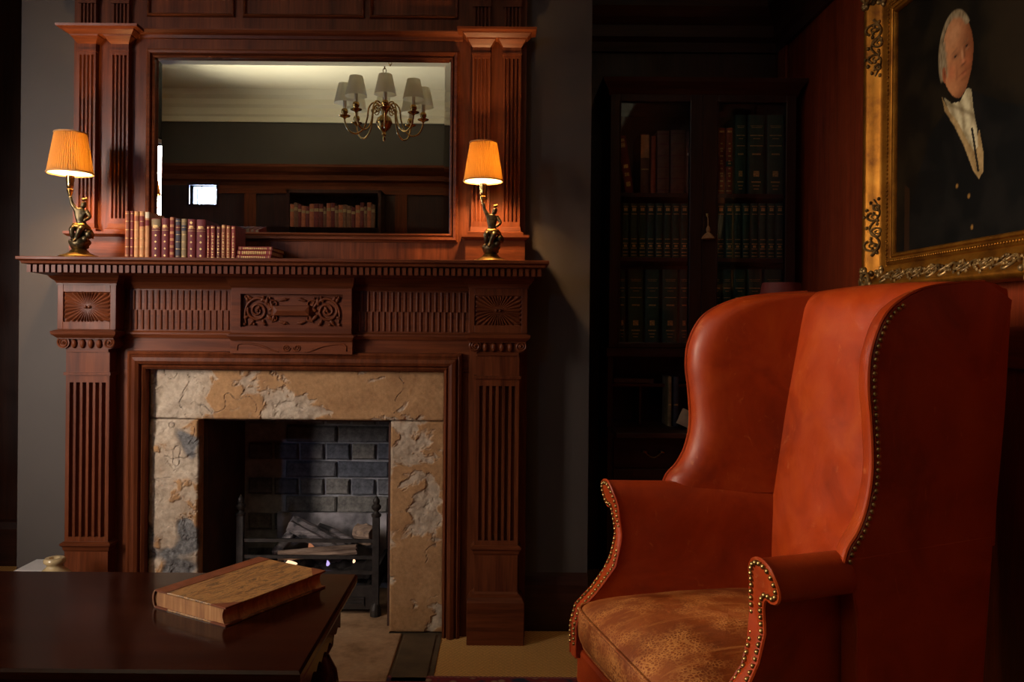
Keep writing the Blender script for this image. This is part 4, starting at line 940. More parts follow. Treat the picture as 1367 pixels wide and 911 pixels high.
RL = [(-0.255, 0.60), (-0.262, 0.72), (-0.285, 0.90), (-0.300, 1.10), (-0.304, 1.125)]
def rear(z_):
    for (x0, z0), (x1, z1) in zip(RL, RL[1:]):
        if z_ <= z1: return (x0+(x1-x0)*(z_-z0)/(z1-z0), z_)
    return RL[-1]
for s in (1, -1):
    w_ = MB(); G_ = []
    for i, (x, z_) in enumerate(wo2):
        rx_, rz2 = rear(min(z_, 0.60+(z_-0.60)*0.94)); span = math.hypot(x-rx_, z_-rz2); row = []
        us = [1, 0.8, 0.6, 0.4, 0.2, 0.1, 0.04, 0.015]
        for u in us: row.append((x+(rx_-x)*u, z_+(rz2-z_)*u, 0.0))
        row.append((x, z_, 0.006)); row.append((x, z_, 0.016))
        for d in (0.003, 0.008, 0.016, 0.028, 0.045, 0.07, 0.11, 0.17, 0.24):
            u = min(1, d/max(span, 1e-4)*1.0) if span > 0.24 else d/0.24
            th_ = 0.016+0.044*math.sqrt(max(0, 1-(1-min(1, d/0.05))**2)); row.append((x+(rx_-x)*u, z_+(rz2-z_)*u, th_))
        row.append((rx_, rz2, 0.06))
        G_.append([(a_, s*(wy(a_)-o_), b_) for a_, b_, o_ in row])
    w_.loft(G_, True, True); wing = w_.build('wing', 'leather', ch, True, 50, local=True)
    pn = MB(); P1 = [(x_, z_) for x_, z_ in ((0.118, 0.24), (0.118, 0.56), (0.135, 0.62), (0.150, 0.66), (-0.255, 0.66), (-0.215, 0.24))]
    pn.loft([[(x_, s*(wy(x_)-o_), z_) for x_, z_ in P1] for o_ in (-0.0005, 0.045)]); pn.build('outer_side_panel', 'leather', ch, local=True, bevel=0.004)
    MB().tube([(x+0.001, s*(wy(x)-0.004), z_) for x, z_ in wo2], 0.0035, 6).build('piping', 'leather', wing, True, local=True)
    ins = inset(outl, sgn*0.010)[1:len(wo2)-12]
    nailset(resample([(x, s*(wy(x)+0.0005), z_) for x, z_ in ins], 0.0125), (0.1, s, 0), 0.0052, 'nail_trim', wing)
# arms
AP = [(0.345, 0.24), (0.347, 0.36), (0.348, 0.48), (0.350, 0.55), (0.356, 0.585), (0.366, 0.598), (0.380, 0.596), (0.398, 0.602), (0.408, 0.620), (0.406, 0.642), (0.394, 0.658), (0.372, 0.666), (0.350, 0.664), (0.332, 0.652), (0.320, 0.630), (0.312, 0.595), (0.307, 0.54), (0.305, 0.46), (0.305, 0.36), (0.305, 0.24)]
ap_ = [(p.x, p.z) for p in catmull([(y, 0, z_) for y, z_ in AP], 3)]
fx = [(0.24, 0.405), (0.33, 0.405), (0.365, 0.390), (0.40, 0.350), (0.46, 0.302), (0.53, 0.285), (0.60, 0.292), (0.665, 0.305)]
def front_x(z_):
    if z_ <= fx[0][0]: return fx[0][1]
    for (z0, x0), (z1, x1) in zip(fx, fx[1:]):
        if z_ <= z1:
            t = (z_-z0)/(z1-z0); t = t*t*(3-2*t) if z0 >= 0.53 else t; return x0+(x1-x0)*t
    return fx[-1][1]
def armpt(y, z_, x):
    fxx = front_x(z_); k = max(0, (fxx-x))/0.55
    return (x, y-0.085*k, z_-0.01*k)
for s in (1, -1):
    m = MB(); rings = []
    for j in range(24):
        t = j/23
        ring = []
        for y, z_ in ap_:
            f0 = front_x(z_); x = -0.24+(f0+0.24)*t
            yy_, z2 = y, z_
            if z_ > 0.55 and False: pass
            X_, Y_, Z_ = armpt(yy_, z2, x)
            if X_ < 0.13: Y_ = min(Y_, wy(X_)-0.008)
            ring.append((X_, s*Y_, Z_))
        rings.append(ring)
    # rounded front edge
    cy_ = sum(p[0] for p in ap_)/len(ap_)
    m.loft(rings, True); arm = m.build('arm', 'leather', ch, True, 50, local=True)
    fc = MB(); hn = len(ap_)//2; rowsf = []
    for i in range(hn):
        (y0_, z0_), (y1_, z1_) = ap_[i], ap_[len(ap_)-1-i]; rw_ = []
        for q in (0, 0.12, 0.3, 0.5, 0.7, 0.88, 1.0):
            yq, zq = y0_+(y1_-y0_)*q, z0_+(z1_-z0_)*q; rw_.append((front_x(zq)+0.001+0.005*math.sin(PI*min(1, max(0, q)))**0.5, s*yq, zq))
        rowsf.append(rw_)
    fc.loft(rowsf, False, False); fc.build('arm_facing', 'leather', ch, True, 70, local=True)
    # facing strip with its nails
    edge = [(front_x(z_)+0.003, s*y, z_) for y, z_ in ap_]
    MB().tube(edge, 0.0036, 6).build('piping', 'leather', arm, True, local=True)
    n_ = len(ap_)
    cen = [(y, z_) for y, z_ in ap_]
    def inset_open(pts, d):
        out = []
        for i in range(len(pts)):
            a = Vector(pts[max(i-1, 0)]); b = Vector(pts[min(i+1, len(pts)-1)]); t = (b-a).normalized(); out.append((pts[i][0]-t.y*d, pts[i][1]+t.x*d))
        return out
    ins = inset_open(ap_, 0.0068)
    mid = 12*3
    pts = resample([(front_x(z_)+0.0062, s*y, z_) for y, z_ in ins if z_ > 0.25], 0.0125)
    nailset(pts, (1, 0, 0), 0.0052, 'nail_trim', arm)
# seat cushion
def superbox(x0, x1, y0, y1, z0, z1, e=0.22, nu=36, nv=20, crown=0.0):
    m = MB(); rings = []
    cx, cy, cz = (x0+x1)/2, (y0+y1)/2, (z0+z1)/2; ax, ay, az = (x1-x0)/2, (y1-y0)/2, (z1-z0)/2
    def sp(v, p): return math.copysign(abs(v)**p, v)
    for i in range(nv+1):
        th = -PI/2+PI*i/nv; ring = []
        for j in range(nu):
            a = 2*PI*j/nu; cth = max(abs(math.cos(th)), 0.0)
            X_ = cx+ax*sp(cth, 0.45)*sp(math.cos(a), e); Y_ = cy+ay*sp(cth, 0.45)*sp(math.sin(a), e)
            u, v = (X_-cx)/ax, (Y_-cy)/ay
            Z_ = cz+az*sp(math.sin(th), 0.55)+(crown*(1-u*u)*(1-v*v) if th > 0 else 0)
            ring.append((X_, Y_, Z_))
        rings.append(ring)
    return m.loft(rings)
cu = superbox(-0.10, 0.425, -0.305, 0.305, 0.265, 0.408, 0.20, 56, 24, 0.028)
cush = cu.build('seat_cushion', 'leather_seat', ch, True, 70, local=True)
for z_, ps in ((0.376, 0.985), (0.292, 0.957)):
    k = 64; pts = []
    for j in range(k+1):
        a = 2*PI*j/k; sp_ = lambda v: math.copysign(abs(v)**0.20, v)
        pts.append((0.1625+0.2625*ps*sp_(math.cos(a)), 0.305*ps*sp_(math.sin(a)), z_))
    MB().tube(pts, 0.004, 6, False).build('piping', 'leather_seat', cush, True, local=True)
MB().box(0.30, 0.398, -0.335, 0.335, 0.165, 0.262).build('front_rail', 'leather', ch, local=True, bevel=0.012)
MB().box(-0.20, 0.30, -0.34, -0.30, 0.165, 0.26).box(-0.20, 0.30, 0.30, 0.34, 0.165, 0.26).build('side_rail', 'leather', ch, local=True)
MB().box(-0.23, 0.35, -0.29, 0.29, 0.20, 0.27).build('seat_deck', 'leather', ch, local=True)
for x, y, k in ((0.365, 0.305, 0), (0.365, -0.305, 0), (-0.20, 0.25, 1), (-0.20, -0.25, 1)):
    d = -0.06 if k else 0
    MB().loft([[(x+d*(1-t)+q[0]*r, y+q[1]*r, 0.175*t) for q in ((-1, -1), (1, -1), (1, 1), (-1, 1))] for t, r in ((0, 0.018), (0.5, 0.024), (1, 0.03))]).build('leg', 'dark_wood_z', ch, local=True, bevel=0.003)

# ================================================================== PORTRAIT
XCV = 1.172; cy0, cy1, cz0, cz1 = 2.465, 1.805, 1.292, 2.020     # canvas: far edge, near edge, bottom, top
pt = thing('portrait', 'oil portrait of a white-cravatted man in an ornate gilt frame', 'painting', (XR-0.03, (cy0+cy1)/2, cz0-0.12))
CW, CH = cy0-cy1, cz1-cz0
def inpoly(a, b, P_):
    r = False; n_ = len(P_)
    for i in range(n_):
        x0, y0 = P_[i]; x1, y1 = P_[i-1]
        if (y0 > b) != (y1 > b) and a < (x1-x0)*(b-y0)/(y1-y0)+x0: r = not r
    return r
CRAVAT = [(0.262, 0.398), (0.300, 0.372), (0.340, 0.366), (0.372, 0.392), (0.392, 0.384), (0.402, 0.330), (0.418, 0.280), (0.424, 0.232), (0.405, 0.225), (0.372, 0.262), (0.330, 0.318), (0.292, 0.350)]
WAIST = [(0.252, 0.402), (0.266, 0.362), (0.315, 0.308), (0.360, 0.248), (0.402, 0.178), (0.428, 0.150), (0.446, 0.165), (0.446, 0.215), (0.428, 0.275), (0.405, 0.232), (0.372, 0.268), (0.325, 0.325), (0.285, 0.362)]
def sm(e0, e1, x):
    t = min(1, max(0, (x-e0)/(e1-e0))); return t*t*(3-2*t)
def lerp3(a, b, t): t = min(1, max(0, t)); return tuple(x+(y-x)*t for x, y in zip(a, b))
def gs(x, w): return math.exp(-(x/w)**2)
def paint(a, b):
    nz = noise.fractal(Vector((a*9, b*9, 2)), 1, 2, 4); fine = noise.fractal(Vector((a*60, b*60, 5)), 1, 2, 3)
    c = lerp3((0.0040, 0.0028, 0.0016), (0.0100, 0.0064, 0.0030), sm(-0.4, 0.6, nz))
    c = lerp3(c, (0.016, 0.0095, 0.0045), sm(0.38, 0.6, a)*sm(0.25, 0.5, b)*0.8)
    if b < 0.395-0.45*abs(a-0.36)-1.2*max(0, 0.20-a)+0.01*nz: c = lerp3((0.0030, 0.0028, 0.0026), (0.0060, 0.0050, 0.0042), sm(-0.3, 0.5, nz))
    if 0.052 < a < 0.080 and b < 0.20-0.6*(a-0.052): c = lerp3(c, (0.040, 0.014, 0.004), 0.4)
    if inpoly(a, b, WAIST): c = lerp3((0.17, 0.105, 0.042), (0.30, 0.20, 0.09), 0.5+0.5*fine+0.3*math.sin(a*120+b*60))
    if inpoly(a, b, CRAVAT):
        fold = 0.55+0.45*math.sin((a*1.1+b*0.35)*120+2.5*nz)+0.3*fine
        c = lerp3((0.20, 0.155, 0.085), (0.44, 0.375, 0.235), fold)
        c = lerp3(c, (0.12, 0.085, 0.042), 0.8*sm(0.388, 0.368, b+0.02*(a-0.33)/0.06)*0+0.7*gs((a-0.345)*0.5+(b-0.345), 0.007))
    if abs(a-(0.392+(0.30-b)*0.26)) < 0.0045 and 0.17 < b < 0.285: c = (0.010, 0.008, 0.006)
    # head turned three-quarters to the right, tilted on the neck
    da, db_ = a-0.326, b-0.486; ct, st_ = math.cos(0.16), math.sin(0.16)
    u = (da*ct+db_*st_)/0.074; v = (-da*st_+db_*ct)/0.112
    jaw = 1.0-0.16*max(0, -v)*abs(u)
    if u*u+v*v < jaw*jaw and b > 0.365:
        lit = sm(1.0, -0.55, u*0.95-0.15*v)
        c = lerp3((0.135, 0.040, 0.014), (0.345, 0.140, 0.058), lit)
        c = lerp3(c, (0.40, 0.185, 0.088), 0.75*gs(u+0.1, 0.55)*gs(v-0.62, 0.28))                 # forehead
        c = lerp3(c, (0.36, 0.095, 0.040), 0.6*gs(u+0.42, 0.26)*gs(v+0.26, 0.2)+0.3*gs(u-0.62, 0.2)*gs(v+0.24, 0.18))
        for eu, ev, ew in ((-0.10, 0.055, 0.21), (0.62, 0.075, 0.16)):
            c = lerp3(c, (0.085, 0.028, 0.012), 0.72*gs(u-eu, ew)*gs(v-ev, 0.075))                 # socket
            c = lerp3(c, (0.26, 0.13, 0.07), 0.5*gs(u-eu, ew*0.8)*gs(v-ev+0.075, 0.03))            # lower lid
            if ((u-eu)/0.085)**2+((v-ev+0.005)/0.026)**2 < 1: c = (0.020, 0.010, 0.007)
            c = lerp3(c, (0.14, 0.065, 0.032), 0.65*gs(u-eu+0.03, ew*1.15)*gs(v-ev-0.125-0.05*(u-eu), 0.035))   # brow
        c = lerp3(c, (0.105, 0.032, 0.012), 0.55*gs(u-0.43, 0.055)*sm(-0.30, -0.1, v)*sm(0.16, 0.0, v))          # side of nose
        c = lerp3(c, (0.43, 0.205, 0.105), 0.75*gs(u-0.31, 0.065)*gs(v+0.06, 0.15))
        c = lerp3(c, (0.40, 0.135, 0.065), 0.8*gs(u-0.33, 0.11)*gs(v+0.215, 0.05))
        c = lerp3(c, (0.080, 0.020, 0.008), 0.75*gs(u-0.32, 0.17)*gs(v+0.285, 0.028))
        c = lerp3(c, (0.150, 0.030, 0.014), 0.8*gs(u-0.28, 0.27)*gs(v+0.475+0.04*(u-0.28)**2, 0.024))
        c = lerp3(c, (0.30, 0.085, 0.040), 0.6*gs(u-0.28, 0.2)*gs(v+0.535, 0.03))
        c = lerp3(c, (0.12, 0.036, 0.014), 0.5*gs(u-0.26, 0.25)*gs(v+0.62, 0.035))
        c = lerp3(c, (0.11, 0.032, 0.012), 0.45*gs(u+0.02-0.25*v, 0.06)*gs(v+0.38, 0.16))             # cheek fold
        c = lerp3(c, (0.10, 0.030, 0.011), 0.7*sm(-0.72, -1.0, v))
        c = tuple(x*(1+0.12*fine) for x in c)
    hr = math.hypot((u+0.10)/1.07, (v-0.09)/1.0)
    edge = sm(0.80, 0.94, hr+0.04*fine)*sm(1.08, 1.03, hr)
    side = sm(-0.55, -0.78, u+0.05*fine)*sm(-0.34, -0.2, v)*sm(0.75, 0.5, v)*sm(1.08, 1.03, hr)
    hw_ = max(edge*(1 if (u < -0.2 or v > 0.55) and v > -0.2 else 0), side)
    c = lerp3(c, lerp3((0.12, 0.080, 0.042), (0.25, 0.19, 0.115), 0.5+0.9*noise.noise(Vector((a*170, b*50, 1)))), hw_)
    if ((u+0.90)/0.12)**2+((v+0.16)/0.20)**2 < 1: c = lerp3((0.25, 0.070, 0.028), (0.12, 0.03, 0.012), gs(u+0.88, 0.05)*gs(v+0.14, 0.1))
    for ba, bb in ((0.385, 0.115), (0.330, 0.150), (0.40, 0.035)):
        d = math.hypot(a-ba, b-bb)
        if d < 0.007: c = lerp3((0.26, 0.13, 0.03), (0.06, 0.03, 0.01), d/0.007)
    return c
na, nbb = 240, 264; cvm = MB()
cvm.v = [(XCV, cy0-CW*i/na, cz0+CH*j/nbb) for j in range(nbb+1) for i in range(na+1)]
cvm.f = [(j*(na+1)+i, j*(na+1)+i+1, (j+1)*(na+1)+i+1, (j+1)*(na+1)+i) for j in range(nbb) for i in range(na)]
me = bpy.data.meshes.new('canvas'); me.from_pydata(cvm.v, [], cvm.f)
ca = me.color_attributes.new('paint', 'FLOAT_COLOR', 'POINT')
for j in range(nbb+1):
    for i in range(na+1):
        q = paint(CW*i/na, CH*j/nbb); ca.data[j*(na+1)+i].color = (q[0], q[1], q[2], 1)
me.materials.append(M('oil_paint')); link('canvas', me, pt, label='painted canvas showing a man in a dark coat')
mpf = lambda a, b, h: (XCV-h, a, b)
GP = [(-0.004, -0.002), (-0.004, 0.006), (0.0, 0.012), (0.006, 0.013), (0.009, 0.008), (0.012, 0.014), (0.020, 0.019), (0.028, 0.017), (0.031, 0.012), (0.036, 0.016), (0.046, 0.020), (0.058, 0.028), (0.070, 0.040), (0.080, 0.053), (0.088, 0.060), (0.096, 0.060), (0.104, 0.054), (0.108, 0.040), (0.108, -0.026)]
MB().frame(cy1, cy0, cz0, cz1, GP, mpf).build('gilt_frame', 'gold_leaf', pt, True, 45)
bdm = MB()
def bead(a, b): bdm.ball((XCV-0.019, a, b), 0.0042, seg=6, rows=4)
k = 60
for i in range(k):
    bead(cy0+0.020, cz0-0.01+(CH+0.02)*i/(k-1)); bead(cy1-0.020, cz0-0.01+(CH+0.02)*i/(k-1)); bead(cy1-0.01+(CW+0.02)*i/(k-1), cz0-0.020); bead(cy1-0.01+(CW+0.02)*i/(k-1), cz1+0.020)
bdm.build('bead_course', 'gold_leaf', pt, True, 60, kind='stuff')
def fh(o):                                          # frame height at outward offset o
    for (o0, h0), (o1, h1) in zip(GP, GP[1:]):
        if o0 <= o <= o1 and o1 > o0: return h0+(h1-h0)*(o-o0)/(o1-o0)
    return 0.055
def scrolls(along, outw, length):
    """tube ornament: along = function t -> (a,b) on the inner edge, outw = unit outward; returns mesh"""
    m = MB()
    def P(t, o): a, b = along(t); return (XCV-fh(o)-0.002, a+outw[0]*o, b+outw[1]*o)
    seqs = [spiral(0.030, 0.068, 0.018, 0.003, 0.5, 1.5, 22), spiral(0.075, 0.058, 0.016, 0.003, 3.4, -1.5, 22), spiral(0.120, 0.066, 0.014, 0.003, 0.4, 1.4, 22), spiral(0.150, 0.058, 0.010, 0.002, 3.2, -1.3, 18)]
    for sq in seqs: m.tube([P(t, o) for t, o in sq], [0.0042-0.0024*i/len(sq) for i in range(len(sq))], 6)
    sq = catmull([(0.0, 0.070, 0), (0.04, 0.052, 0), (0.085, 0.074, 0), (0.13, 0.052, 0), (0.175, 0.066, 0)], 6)
    m.tube([P(p.x, p.y) for p in sq], [0.0045-0.0025*i/len(sq) for i in range(len(sq))], 6)
    rr = random.Random(3)
    for i in range(16):
        t = 0.01+0.165*i/15; o = 0.050+0.035*rr.random(); p = P(t, o); m.ball(p, 0.004, 0.006, 0.006, 6, 4)
    return m
for (c0, d) in (((cy0, cz0), (0, 1)), ((cy0, cz1), (0, -1)), ((cy1, cz0), (0, 1)), ((cy1, cz1), (0, -1))):
    o_ = (1 if c0[0] == cy0 else -1, 0)
    scrolls(lambda t: (c0[0], c0[1]+d[1]*t), o_, 0.2).build('scroll_ornament', 'gold_dark', pt, True, 60)
for (c0, d) in (((cy0, cz0), -1), ((cy1, cz0), 1), ((cy0, cz1), -1), ((cy1, cz1), 1)):
    o_ = (0, -1 if c0[1] == cz0 else 1)
    scrolls(lambda t: (c0[0]+d*t, c0[1]), o_, 0.2).build('scroll_ornament', 'gold_dark', pt, True, 60)
    cm = MB(); rr = random.Random(5)                 # corner cartouche
    sa = 1 if c0[0] == cy0 else -1; sb_ = o_[1]
    for i in range(26):
        q1, q2 = rr.uniform(0.035, 0.112), rr.uniform(0.035, 0.112); cm.ball((XCV-fh(max(q1, q2))-0.001, c0[0]+sa*q1, c0[1]+sb_*q2), 0.008, rr.uniform(0.006, 0.013), rr.uniform(0.006, 0.013), 7, 5)
    sq = spiral(0.075, 0.075, 0.035, 0.004, 0, 2, 30); cm.tube([(XCV-0.06, c0[0]+sa*a, c0[1]+sb_*b) for a, b in sq], 0.005, 6)
    cm.build('corner_cartouche', 'gold_dark', pt, True, 60)
for o_, cpt in (((0, -1), ((cy0+cy1)/2, cz0)), ((0, 1), ((cy0+cy1)/2, cz1))):
    for d in (-1, 1): scrolls(lambda t: (cpt[0]+d*t, cpt[1]), o_, 0.2).build('scroll_ornament', 'gold_dark', pt, True, 60)

# ================================================================== SECRETAIRE BOOKCASE
YK = 3.28
kx0, kx1 = QX(814, 300, YK), QX(1062, 300, YK); kzt = QZ(930, 125, YK)
bc = thing('bookcase', 'dark secretaire bookcase with glazed doors in the alcove behind the armchair', 'bookcase', ((kx0+kx1)/2, YK+0.16, 0))
yk1 = YA-0.03
ks = [QZ(930, py, YK+0.03) for py in (139, 258, 344, 458)]
ca_ = MB().box(kx0, kx0+0.02, YK+0.02, yk1, 0.05, kzt).box(kx1-0.02, kx1, YK+0.02, yk1, 0.05, kzt).box(kx0, kx1, yk1-0.015, yk1, 0.05, kzt).box(kx0, kx1, YK+0.02, yk1, kzt-0.02, kzt)
ca_.build('carcass', 'dark_wood_z', bc)
for z_ in ks[1:]: MB().box(kx0+0.02, kx1-0.02, YK+0.035, yk1-0.015, z_-0.016, z_).build('shelf', 'dark_wood_x', bc)
MB().stack([(kx0-0.005, kx1+0.005, YK+0.005, yk1, kzt-0.01), (kx0-0.012, kx1+0.012, YK-0.01, yk1, kzt+0.015), (kx0-0.03, kx1+0.03, YK-0.03, yk1, kzt+0.04), (kx0-0.035, kx1+0.035, YK-0.035, yk1, kzt+0.055)]).build('cornice', 'dark_wood_x', bc)
xl0, xl1, xr0, xr1 = QX(828, 300, YK), QX(920, 300, YK), QX(958, 300, YK), QX(1048, 300, YK)
xmid = (xl1+xr0)/2; zd0, zd1 = ks[3]-0.02, kzt-0.005
for (a, b, gx_0, gx_1) in ((kx0, xmid-0.001, xl0, xl1), (xmid+0.001, kx1, xr0, xr1)):
    d_ = MB().box(a, gx_0, YK, YK+0.02, zd0, zd1).box(gx_1, b, YK, YK+0.02, zd0, zd1).box(gx_0, gx_1, YK, YK+0.02, zd0, ks[3]).box(gx_0, gx_1, YK, YK+0.02, ks[0], zd1)
    dr_ = d_.build('door', 'dark_wood_z', bc, bevel=0.002)
    MB().frame(gx_0, gx_1, ks[3], ks[0], [(0, YK+0.012), (0, YK-0.002), (0.004, YK-0.003), (0.006, YK)], mpz).build('glazing_bead', 'dark_wood_z', dr_)
    MB().box(gx_0, gx_1, YK+0.010, YK+0.013, ks[3], ks[0]).build('glass_pane', 'pane_glass', dr_)
MB().box(xmid-0.006, xmid+0.006, YK-0.006, YK, zd0, zd1).build('astragal', 'dark_wood_z', bc)
MB().box(kx0-0.01, kx1+0.01, YK-0.02, YK+0.02, zd0-0.035, zd0-0.002).build('waist_moulding', 'dark_wood_x', bc)
# writing compartment: open fall flap, pigeonholes
zf = QZ(825, 571, YK); yfl = YK-0.16
MB().box(kx0, kx1, YK-0.005, yk1, zf-0.02, zf).build('writing_bed', 'dark_wood_x', bc)
fl = MB(); fl.add([(kx0+0.01, YK-0.005, zf), (kx1-0.01, YK-0.005, zf), (kx1-0.01, yfl, zf), (kx0+0.01, yfl, zf), (kx0+0.01, YK-0.005, zf-0.02), (kx1-0.01, YK-0.005, zf-0.02), (kx1-0.01, yfl, zf-0.02), (kx0+0.01, yfl, zf-0.02)], [(0, 1, 2, 3), (4, 7, 6, 5), (0, 4, 5, 1), (1, 5, 6, 2), (2, 6, 7, 3), (3, 7, 4, 0)])
fl.build('fall_flap', 'dark_wood_x', bc, bevel=0.003)
MB().box(kx0+0.02, kx1-0.02, YK+0.12, yk1-0.015, zf+0.155, zf+0.167).build('pigeonhole_shelf', 'mahogany_x', bc)
for k in range(1, 5):
    x = kx0+(kx1-kx0)*k/5; MB().box(x-0.004, x+0.004, YK+0.12, yk1-0.015, zf, zf+0.155).build('pigeonhole_divider', 'dark_wood_z', bc)
MB().box(kx0, kx1, YK+0.0, YK+0.02, 0.05, zf-0.02).build('drawer_backing', 'dark_wood_x', bc)
zz = zf-0.03
for k, h in enumerate((0.125, 0.16, 0.18)):
    dw = MB().box(kx0+0.02, kx1-0.02, YK-0.012, YK, zz-h, zz-0.008).build('drawer', 'dark_wood_x', bc, bevel=0.003)
    for q in (0.24, 0.76):
        xh = kx0+(kx1-kx0)*q; zh = zz-h/2
        m = MB(); m.tube([(xh-0.035+0.07*i/10, YK-0.020-0.006*math.sin(PI*i/10), zh-0.022*math.sin(PI*i/10)) for i in range(11)], 0.003, 6)
        for sx in (-1, 1): m.lathe([(0.013, -0.004), (0.013, 0.004)], xh+sx*0.035, YK-0.016, zh, 10)
        m.build('drop_handle', 'old_brass', dw, True)
    zz -= h
for x in (kx0+0.03, kx1-0.03):
    for y in (YK+0.03, yk1-0.03): MB().box(x-0.025, x+0.025, y-0.02, y+0.02, 0, 0.05).build('foot', 'dark_wood_z', bc)
# tassel on the key
xt, zt_ = QX(945, 312, YK-0.02), QZ(945, 312, YK-0.02)
ts = thing('key_tassel', 'gold silk tassel hanging from the bookcase door key', 'tassel', (xt, YK-0.022, zt_))
MB().lathe([(0.003, 0.03), (0.008, 0.02), (0.009, 0.012), (0.006, 0.004), (0.018, -0.006), (0.027, -0.020), (0.025, -0.022), (0.001, -0.018)], xt, YK-0.024, zt_, 14).build('tassel_skirt', 'tassel_cloth', ts, True, 60)
MB().tube([(xt, YK-0.022, zt_+0.03), (xt, YK-0.02, zt_+0.06), (xt, YK-0.004, zt_+0.075)], 0.0018, 6).build('cord', 'tassel_cloth', ts, True)
MB().lathe([(0.006, 0.07), (0.006, 0.08)], xt, YK-0.01, zt_, 10).build('key_bow', 'old_brass', ts)
# the books behind the glass
YKB = YK+0.07
GRN = [(0.86, 0.865, 'gilt', 0.7), (0.84, 0.845, 'gilt', 0.6), (0.74, 0.75, 'gilt', 0.75), (0.70, 0.708, 'gilt', 0.4), (0.61, 0.62, 'gilt', 0.75), (0.50, 0.52, 'gilt', 0.5), (0.23, 0.30, 'gilt', 0.34), (0.155, 0.17, 'gilt', 0.55), (0.11, 0.12, 'gilt', 0.4), (0.07, 0.08, 'gilt', 0.3)]
SML = [(z_, z_+0.012, 'gilt', 0.7) for z_ in (0.04, 0.10, 0.17, 0.26, 0.34, 0.80, 0.94)]+[(0.86, 0.92, 'gilt', 0.5), (0.20, 0.24, 'gilt', 0.4)]
ORDS = ['first', 'second', 'third', 'fourth', 'fifth', 'sixth', 'seventh', 'eighth', 'ninth', 'tenth', 'eleventh', 'twelfth', 'thirteenth', 'fourteenth', 'fifteenth', 'sixteenth']
def shelf_books(rows, zsh, group, dp=0.19):
    for (a, b, top, mat, deco, lab, lean) in rows:
        w = (b-a)/F*YKB; h = QZ((a+b)/2, top, YKB)-zsh
        t = make_book('book', lab, 'book', group, w-0.0008, h, dp, mat, deco); x = QX((a+b)/2, 300, YKB)
        t.location = (x, YKB, zsh+(w/2*math.sin(abs(lean)) if lean else 0)); t.rotation_euler = (0, lean, 0)
shelf_books([(834, 846, 182, 'book_red', [(0.12, 0.2, 'gilt', 0.5), (0.3, 0.36, 'gilt', 0.5), (0.44, 0.5, 'gilt', 0.5), (0.8, 0.88, 'gilt', 0.5), (0.9, 0.95, 'gilt', 0.5)], 'red gilt-spined book leaning on the top bookcase shelf', -0.15),
 (854, 866, 179, 'book_brown', [(0.4, 0.42, 'gilt', 0.9), (0.60, 0.98, 'book_tan', 0.97)], 'brown book with tan upper spine on the top bookcase shelf', 0),
 (868, 875, 182, 'book_orange', [], 'thin orange-red book on the top bookcase shelf', 0),
 (876, 893, 175, 'book_brown', G5('book_maroon'), 'thick brown ribbed book beside the thin orange-red book', 0),
 (894, 914, 174, 'book_brown', G5('book_maroon'), 'thickest brown ribbed book on the top bookcase shelf', 0),
 (915, 922, 176, 'book_brown', [(0.62, 0.66, 'paper', 0.7)], 'narrow brown book with a pale mark by the bookcase door stile', 0),
 (957, 967, 171, 'book_orange', TXT, 'red book with gilt lettering beside the tall green volumes', 0),
 (968, 977, 171, 'book_orange', TXT+[(0.42, 0.5, 'book_green', 0.97)], 'red book with a dark band, touching the tall green volumes', 0),
 (980, 995, 154, 'book_green', GRN, 'tall green gilt-stamped volume, narrowest on the top bookcase shelf', 0),
 (997, 1020, 154, 'book_green', GRN, 'tall green gilt-stamped volume, widest of three on the top bookcase shelf', 0),
 (1023, 1045, 154, 'book_green', GRN, 'tall green gilt-stamped volume at the end of the top bookcase shelf', 0)], ks[1], 'books on the top shelf of the bookcase')
rows = []
for (x0, n_) in ((830, 8), (957, 8)):
    for k in range(n_): rows.append((x0+11.2*k, x0+11.2*k+10.2, 272, 'book_green', SML, 'small dark green gilt volume on the middle bookcase shelf, %s from the chimney breast' % ORDS[len(rows)], 0))
shelf_books(rows, ks[2], 'books on the middle shelf of the bookcase', 0.14)
rows = []
for a, b in ((827, 836), (839, 860), (862, 881), (885, 906), (908, 920), (949, 963), (965, 977), (980, 996), (998, 1018), (1021, 1045)):
    rows.append((a, b, 360, 'book_green', GRN, 'large green gilt volume on the lowest glazed bookcase shelf, %s from the chimney breast' % ORDS[len(rows)], 0))
shelf_books(rows, ks[3], 'books on the lowest glazed shelf of the bookcase')
# papers in the writing compartment
px_, pz_ = QX(909, 575, YK-0.03), zf
for k in range(2):
    e_ = MB().box(-0.03, 0.03, -0.003, 0.003, 0, 0.062).build('letter', 'paper'); e_.location = (px_+0.008+0.006*k, YK-0.03+0.012*k, pz_+0.012); e_.rotation_euler = (0, 0.42, 0.1)
    tag(e_, ('cream folded letter propped on the writing flap', 'second cream folded letter propped behind the first on the writing flap')[k], 'letter')
cr_ = thing('ledger', 'brown leather roll-spined ledger lying on the pigeonhole shelf', 'book', (QX(850, 511, YK+0.12), YK+0.15, zf+0.167))
xx0, xx1 = QX(819, 511, YK+0.13), QX(873, 511, YK+0.13)
MB().box(xx0, xx1, YK+0.128, YK+0.26, zf+0.167, zf+0.188).build('cover', 'book_brown', cr_, bevel=0.004)
MB().box(xx0+0.003, xx1-0.003, YK+0.14, YK+0.262, zf+0.170, zf+0.185).build('page_block', 'old_paper', cr_)
for k, (a, b, m, lb) in enumerate(((889, 894, 'book_olive', 'thin olive book upright in the writing compartment'), (896, 903, 'book_navy', 'dark blue book upright in the writing compartment'))):
    t = make_book('book', lb, 'book', None, (b-a)/F*(YK+0.1), 0.20-0.0, 0.12, m, [(0.42, 0.45, 'gilt', 0.8)]); t.location = (QX((a+b)/2, 520, YK+0.1), YK+0.06, zf)
